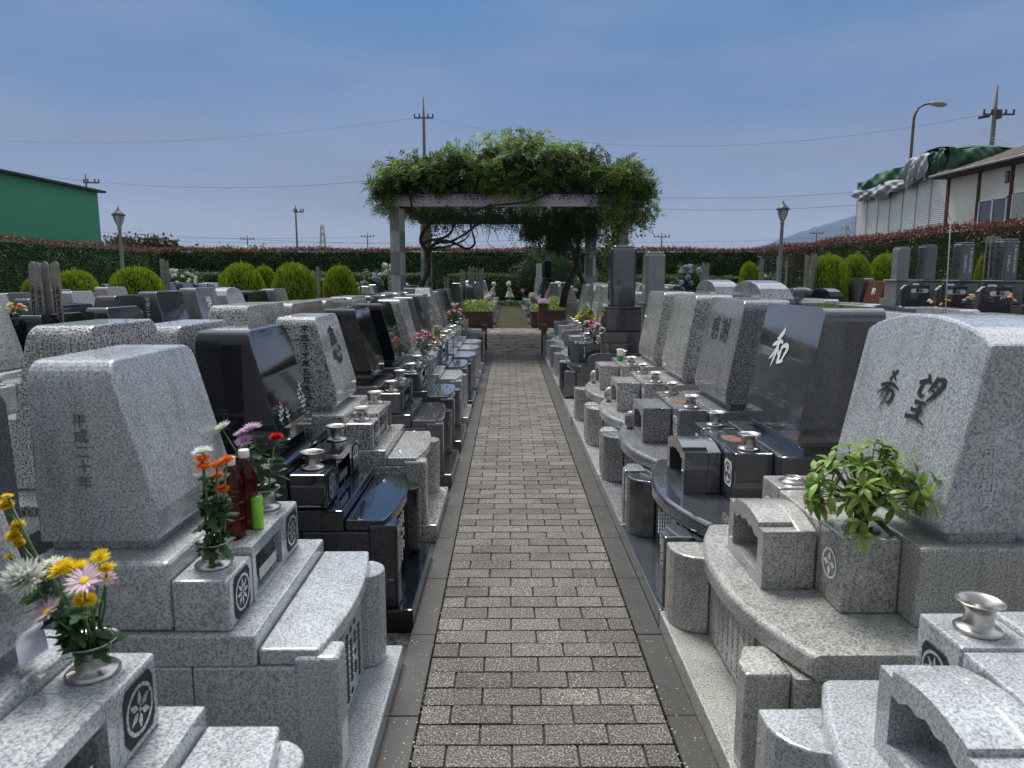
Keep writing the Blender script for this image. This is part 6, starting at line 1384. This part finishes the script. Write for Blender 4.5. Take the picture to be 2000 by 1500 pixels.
# leafy shrub in the vase of the arch topped stone
def leafy_plant():
    base = Vector((1.185, 2.29, .775)); g = thing('leafy_branches', base, 'bushy bright green leafy branches in the vase before the arch topped stone', 'plant')
    mb = MB(); V = []
    prof = [(0, 0), (.22, .13), (.5, .19), (.78, .12), (1, 0)]
    tips = []
    for k in range(86):
        a = random.uniform(0, 6.28); q = math.sqrt(random.random()); tips.append(Vector((.20 * q * math.cos(a) + .02, .16 * q * math.sin(a), .27 - .14 * q * q + random.uniform(-.13, .02))))
    for tp_ in tips:
        b0 = Vector((random.uniform(-.015, .015), random.uniform(-.015, .015), -.02)); fork = Vector((tp_.x * .22, tp_.y * .22, .07 + .03 * random.random()))
        mb.tube([b0, fork, tp_], [.0035, .0028, .0018], 5)
        m_ = random.randint(5, 7); ax = (tp_ - fork).normalized()
        for j in range(m_):
            a = 2 * math.pi * j / m_ + random.uniform(-.3, .3); o1 = ax.orthogonal().normalized(); o2 = ax.cross(o1)
            d = (o1 * math.cos(a) + o2 * math.sin(a) + ax * random.uniform(.0, .7) + Vector((0, 0, .05))).normalized(); s_ = d.cross(Vector((0, 0, 1)) + ax * .3).normalized(); n_ = s_.cross(d); L = random.uniform(.040, .070)
            ring = prof + [(x, -y) for x, y in prof[-2:0:-1]]
            # two halves folded along the midrib
            for sg in (1, -1):
                V.append([tuple(tp_ + d * x * L + s_ * (y * sg) * L + n_ * (abs(y) * .35 * L - x * x * .28 * L)) for x, y in prof])
    link('stems', mb.mesh('stems', 'twig'), g)
    me = bpy.data.meshes.new('leaves'); vs = []; fs = []
    for i in range(0, len(V), 2):
        o_ = len(vs); L_, R_ = V[i], V[i + 1]
        vs += list(L_) + [R_[1], R_[2], R_[3]]            # 0..4 left rim, 5..7 right rim
        m1 = tuple((Vector(L_[1]) + Vector(R_[1])) / 2 - Vector((0, 0, .0015))); m2 = tuple((Vector(L_[2]) + Vector(R_[2])) / 2 - Vector((0, 0, .0025))); m3 = tuple((Vector(L_[3]) + Vector(R_[3])) / 2 - Vector((0, 0, .0015)))
        vs += [m1, m2, m3]
        fs += [(o_, o_ + 8, o_ + 1), (o_ + 8, o_ + 9, o_ + 2, o_ + 1), (o_ + 9, o_ + 10, o_ + 3, o_ + 2), (o_ + 10, o_ + 4, o_ + 3), (o_, o_ + 5, o_ + 8), (o_ + 5, o_ + 6, o_ + 9, o_ + 8), (o_ + 6, o_ + 7, o_ + 10, o_ + 9), (o_ + 7, o_ + 4, o_ + 10)]
    me.from_pydata(vs, [], fs); me.materials.append(MATS['shrub_leaf']); me.update(); link('leaves', me, g)
    V2 = []
    for k in range(7):   # long drooping leaves over the rim
        a = random.uniform(-2.6, -.4); d = Vector((math.cos(a), math.sin(a), -.5)).normalized(); p0 = Vector((math.cos(a) * .03, math.sin(a) * .03, .03)); s_ = d.cross(Vector((0, 0, 1))).normalized(); L = random.uniform(.07, .10)
        V2.append([tuple(p0), tuple(p0 + d * L * .4 + s_ * L * .16 + Vector((0, 0, .01))), tuple(p0 + d * L + Vector((0, 0, -.02))), tuple(p0 + d * L * .4 - s_ * L * .16 + Vector((0, 0, .01)))])
    quads('hanging_leaves', np.array(V2), 'shrub_leaf', g)
leafy_plant()

# drinks and small offerings
def bottle(x, y, z, label, mat='tea', h=.275, r=.040):
    g = thing('drink_bottle', (x, y, z), label, 'bottle')
    mb = MB(); mb.lathe([(0, .0), (r * .8, 0), (r, .008), (r, h * .25), (r * .94, h * .26), (r * .94, h * .27), (r, h * .28), (r, h * .45), (r * .94, h * .46), (r * .94, h * .47), (r, h * .48), (r, h * .66), (r * .85, h * .74), (r * .5, h * .86), (r * .36, h * .89), (r * .36, h * .90)], n=10, smooth=False); link('body', mb.mesh('body', mat), g)
    mb = MB(); mb.lathe([(r * .40, h * .90), (r * .44, h * .902), (r * .44, h * .995), (r * .40, h), (0, h)], n=20); link('cap', mb.mesh('cap', 'white_plastic'), g)
    return g
bottle(-.905, 2.375, .7405, 'dark red tea bottle with white cap, the right and taller looking of two'); bottle(-.915, 2.275, .7405, 'dark red tea bottle with white cap, behind the orange flowers')
g = thing('drink_can', (-.865, 2.36, .7405), 'slim bright green can between the two tea bottles', 'can')
mb = MB(); mb.lathe([(0, 0), (.016, 0), (.020, .005), (.020, .110), (.017, .115)], n=20); link('body', mb.mesh('body', 'can_green'), g)
mb = MB(); mb.lathe([(.0175, .1155), (.0175, .118), (.015, .1175), (.014, .114), (0, .114)], n=20); link('lid', mb.mesh('lid', 'can_top'), g)
g = bottle(-.90, 9.0, .77, 'clear bottle of yellowish green tea in the left row, beside the pink bunch', 'oil', .22, .036)
mb = MB(); mb.lathe([(.0375, .05), (.0375, .12)], n=16); link('paper_label', mb.mesh('paper_label', 'label_green'), g)
g = thing('drink_cup', (1.14, 7.22, .7505), 'small glass cup with white lid and green label on speckled granite', 'cup')
mb = MB(); mb.lathe([(0, 0), (.03, 0), (.033, .05), (.034, .055)], n=18); link('label_band', mb.mesh('label_band', 'label_green'), g)
mb = MB(); mb.lathe([(.034, .055), (.035, .10), (.037, .101), (.037, .118), (0, .119)], n=18); link('lid', mb.mesh('lid', 'white_plastic'), g)
me = MB(); me.box(-.03, .03, -.045, .045, 0, .004, .001, 1); o = link('paper_slip', me.mesh('paper_slip', 'paper_white'), None, at(62, 1258, 1.42)); o.rotation_euler = (.35, -.5, .5); tag(o, 'white folded paper slip behind the corner bouquet', 'paper')
# bits of grit and fallen petals on the kerbs and the brick joints
n = 900; X_ = np.where(RNG.random(n) < .5, RNG.choice([-.385, .63], n) + RNG.uniform(-.05, .05, n), RNG.choice([-.32, .57], n) + RNG.normal(0, .02, n)); k_ = RNG.random(n) < .2; X_[k_] = RNG.uniform(-.32, .56, k_.sum())
Y_ = 1.8 + 9 * RNG.random(n) ** 1.5; a_ = RNG.uniform(0, 6.28, n); s_ = RNG.uniform(.0015, .005, n)
c_ = np.stack([X_, Y_, np.full(n, .0085)], 1); u_ = np.stack([np.cos(a_), np.sin(a_), np.full(n, .15)], 1) * s_[:, None]; v_ = np.stack([-np.sin(a_), np.cos(a_), np.zeros(n)], 1) * s_[:, None] * .6
tag(quads('litter', np.stack([c_ - u_, c_ - v_, c_ + u_, c_ + v_], 1), 'concrete_light'), kind='stuff')
n = 700; X_ = RNG.choice([-.323, .572], n) + RNG.normal(0, .008, n); Y_ = 1.9 + 6 * RNG.random(n) ** 1.4
P = np.stack([X_, Y_, RNG.uniform(.0, .006, n)], 1); tag(quads('moss', leaf_quads(P, .010, aspect=.6), 'ivy_leaf'), kind='stuff')
# ---------------------------------------------------------------- the air
m = bpy.data.materials.new('air'); m.use_nodes = True; t = m.node_tree; t.nodes.clear(); MATS['air'] = m
o_ = N(t, 'ShaderNodeOutputMaterial'); pv = N(t, 'ShaderNodeVolumePrincipled'); pv.inputs['Color'].default_value = (.50, .68, 1.0, 1); pv.inputs['Density'].default_value = .7e-4
t.links.new(pv.outputs[0], o_.inputs['Volume'])
mb = MB(); mb.box(-4200, 4200, -120, 5600, -1.05, 640); tag(link('haze', mb.mesh('haze', 'air')), kind='stuff')
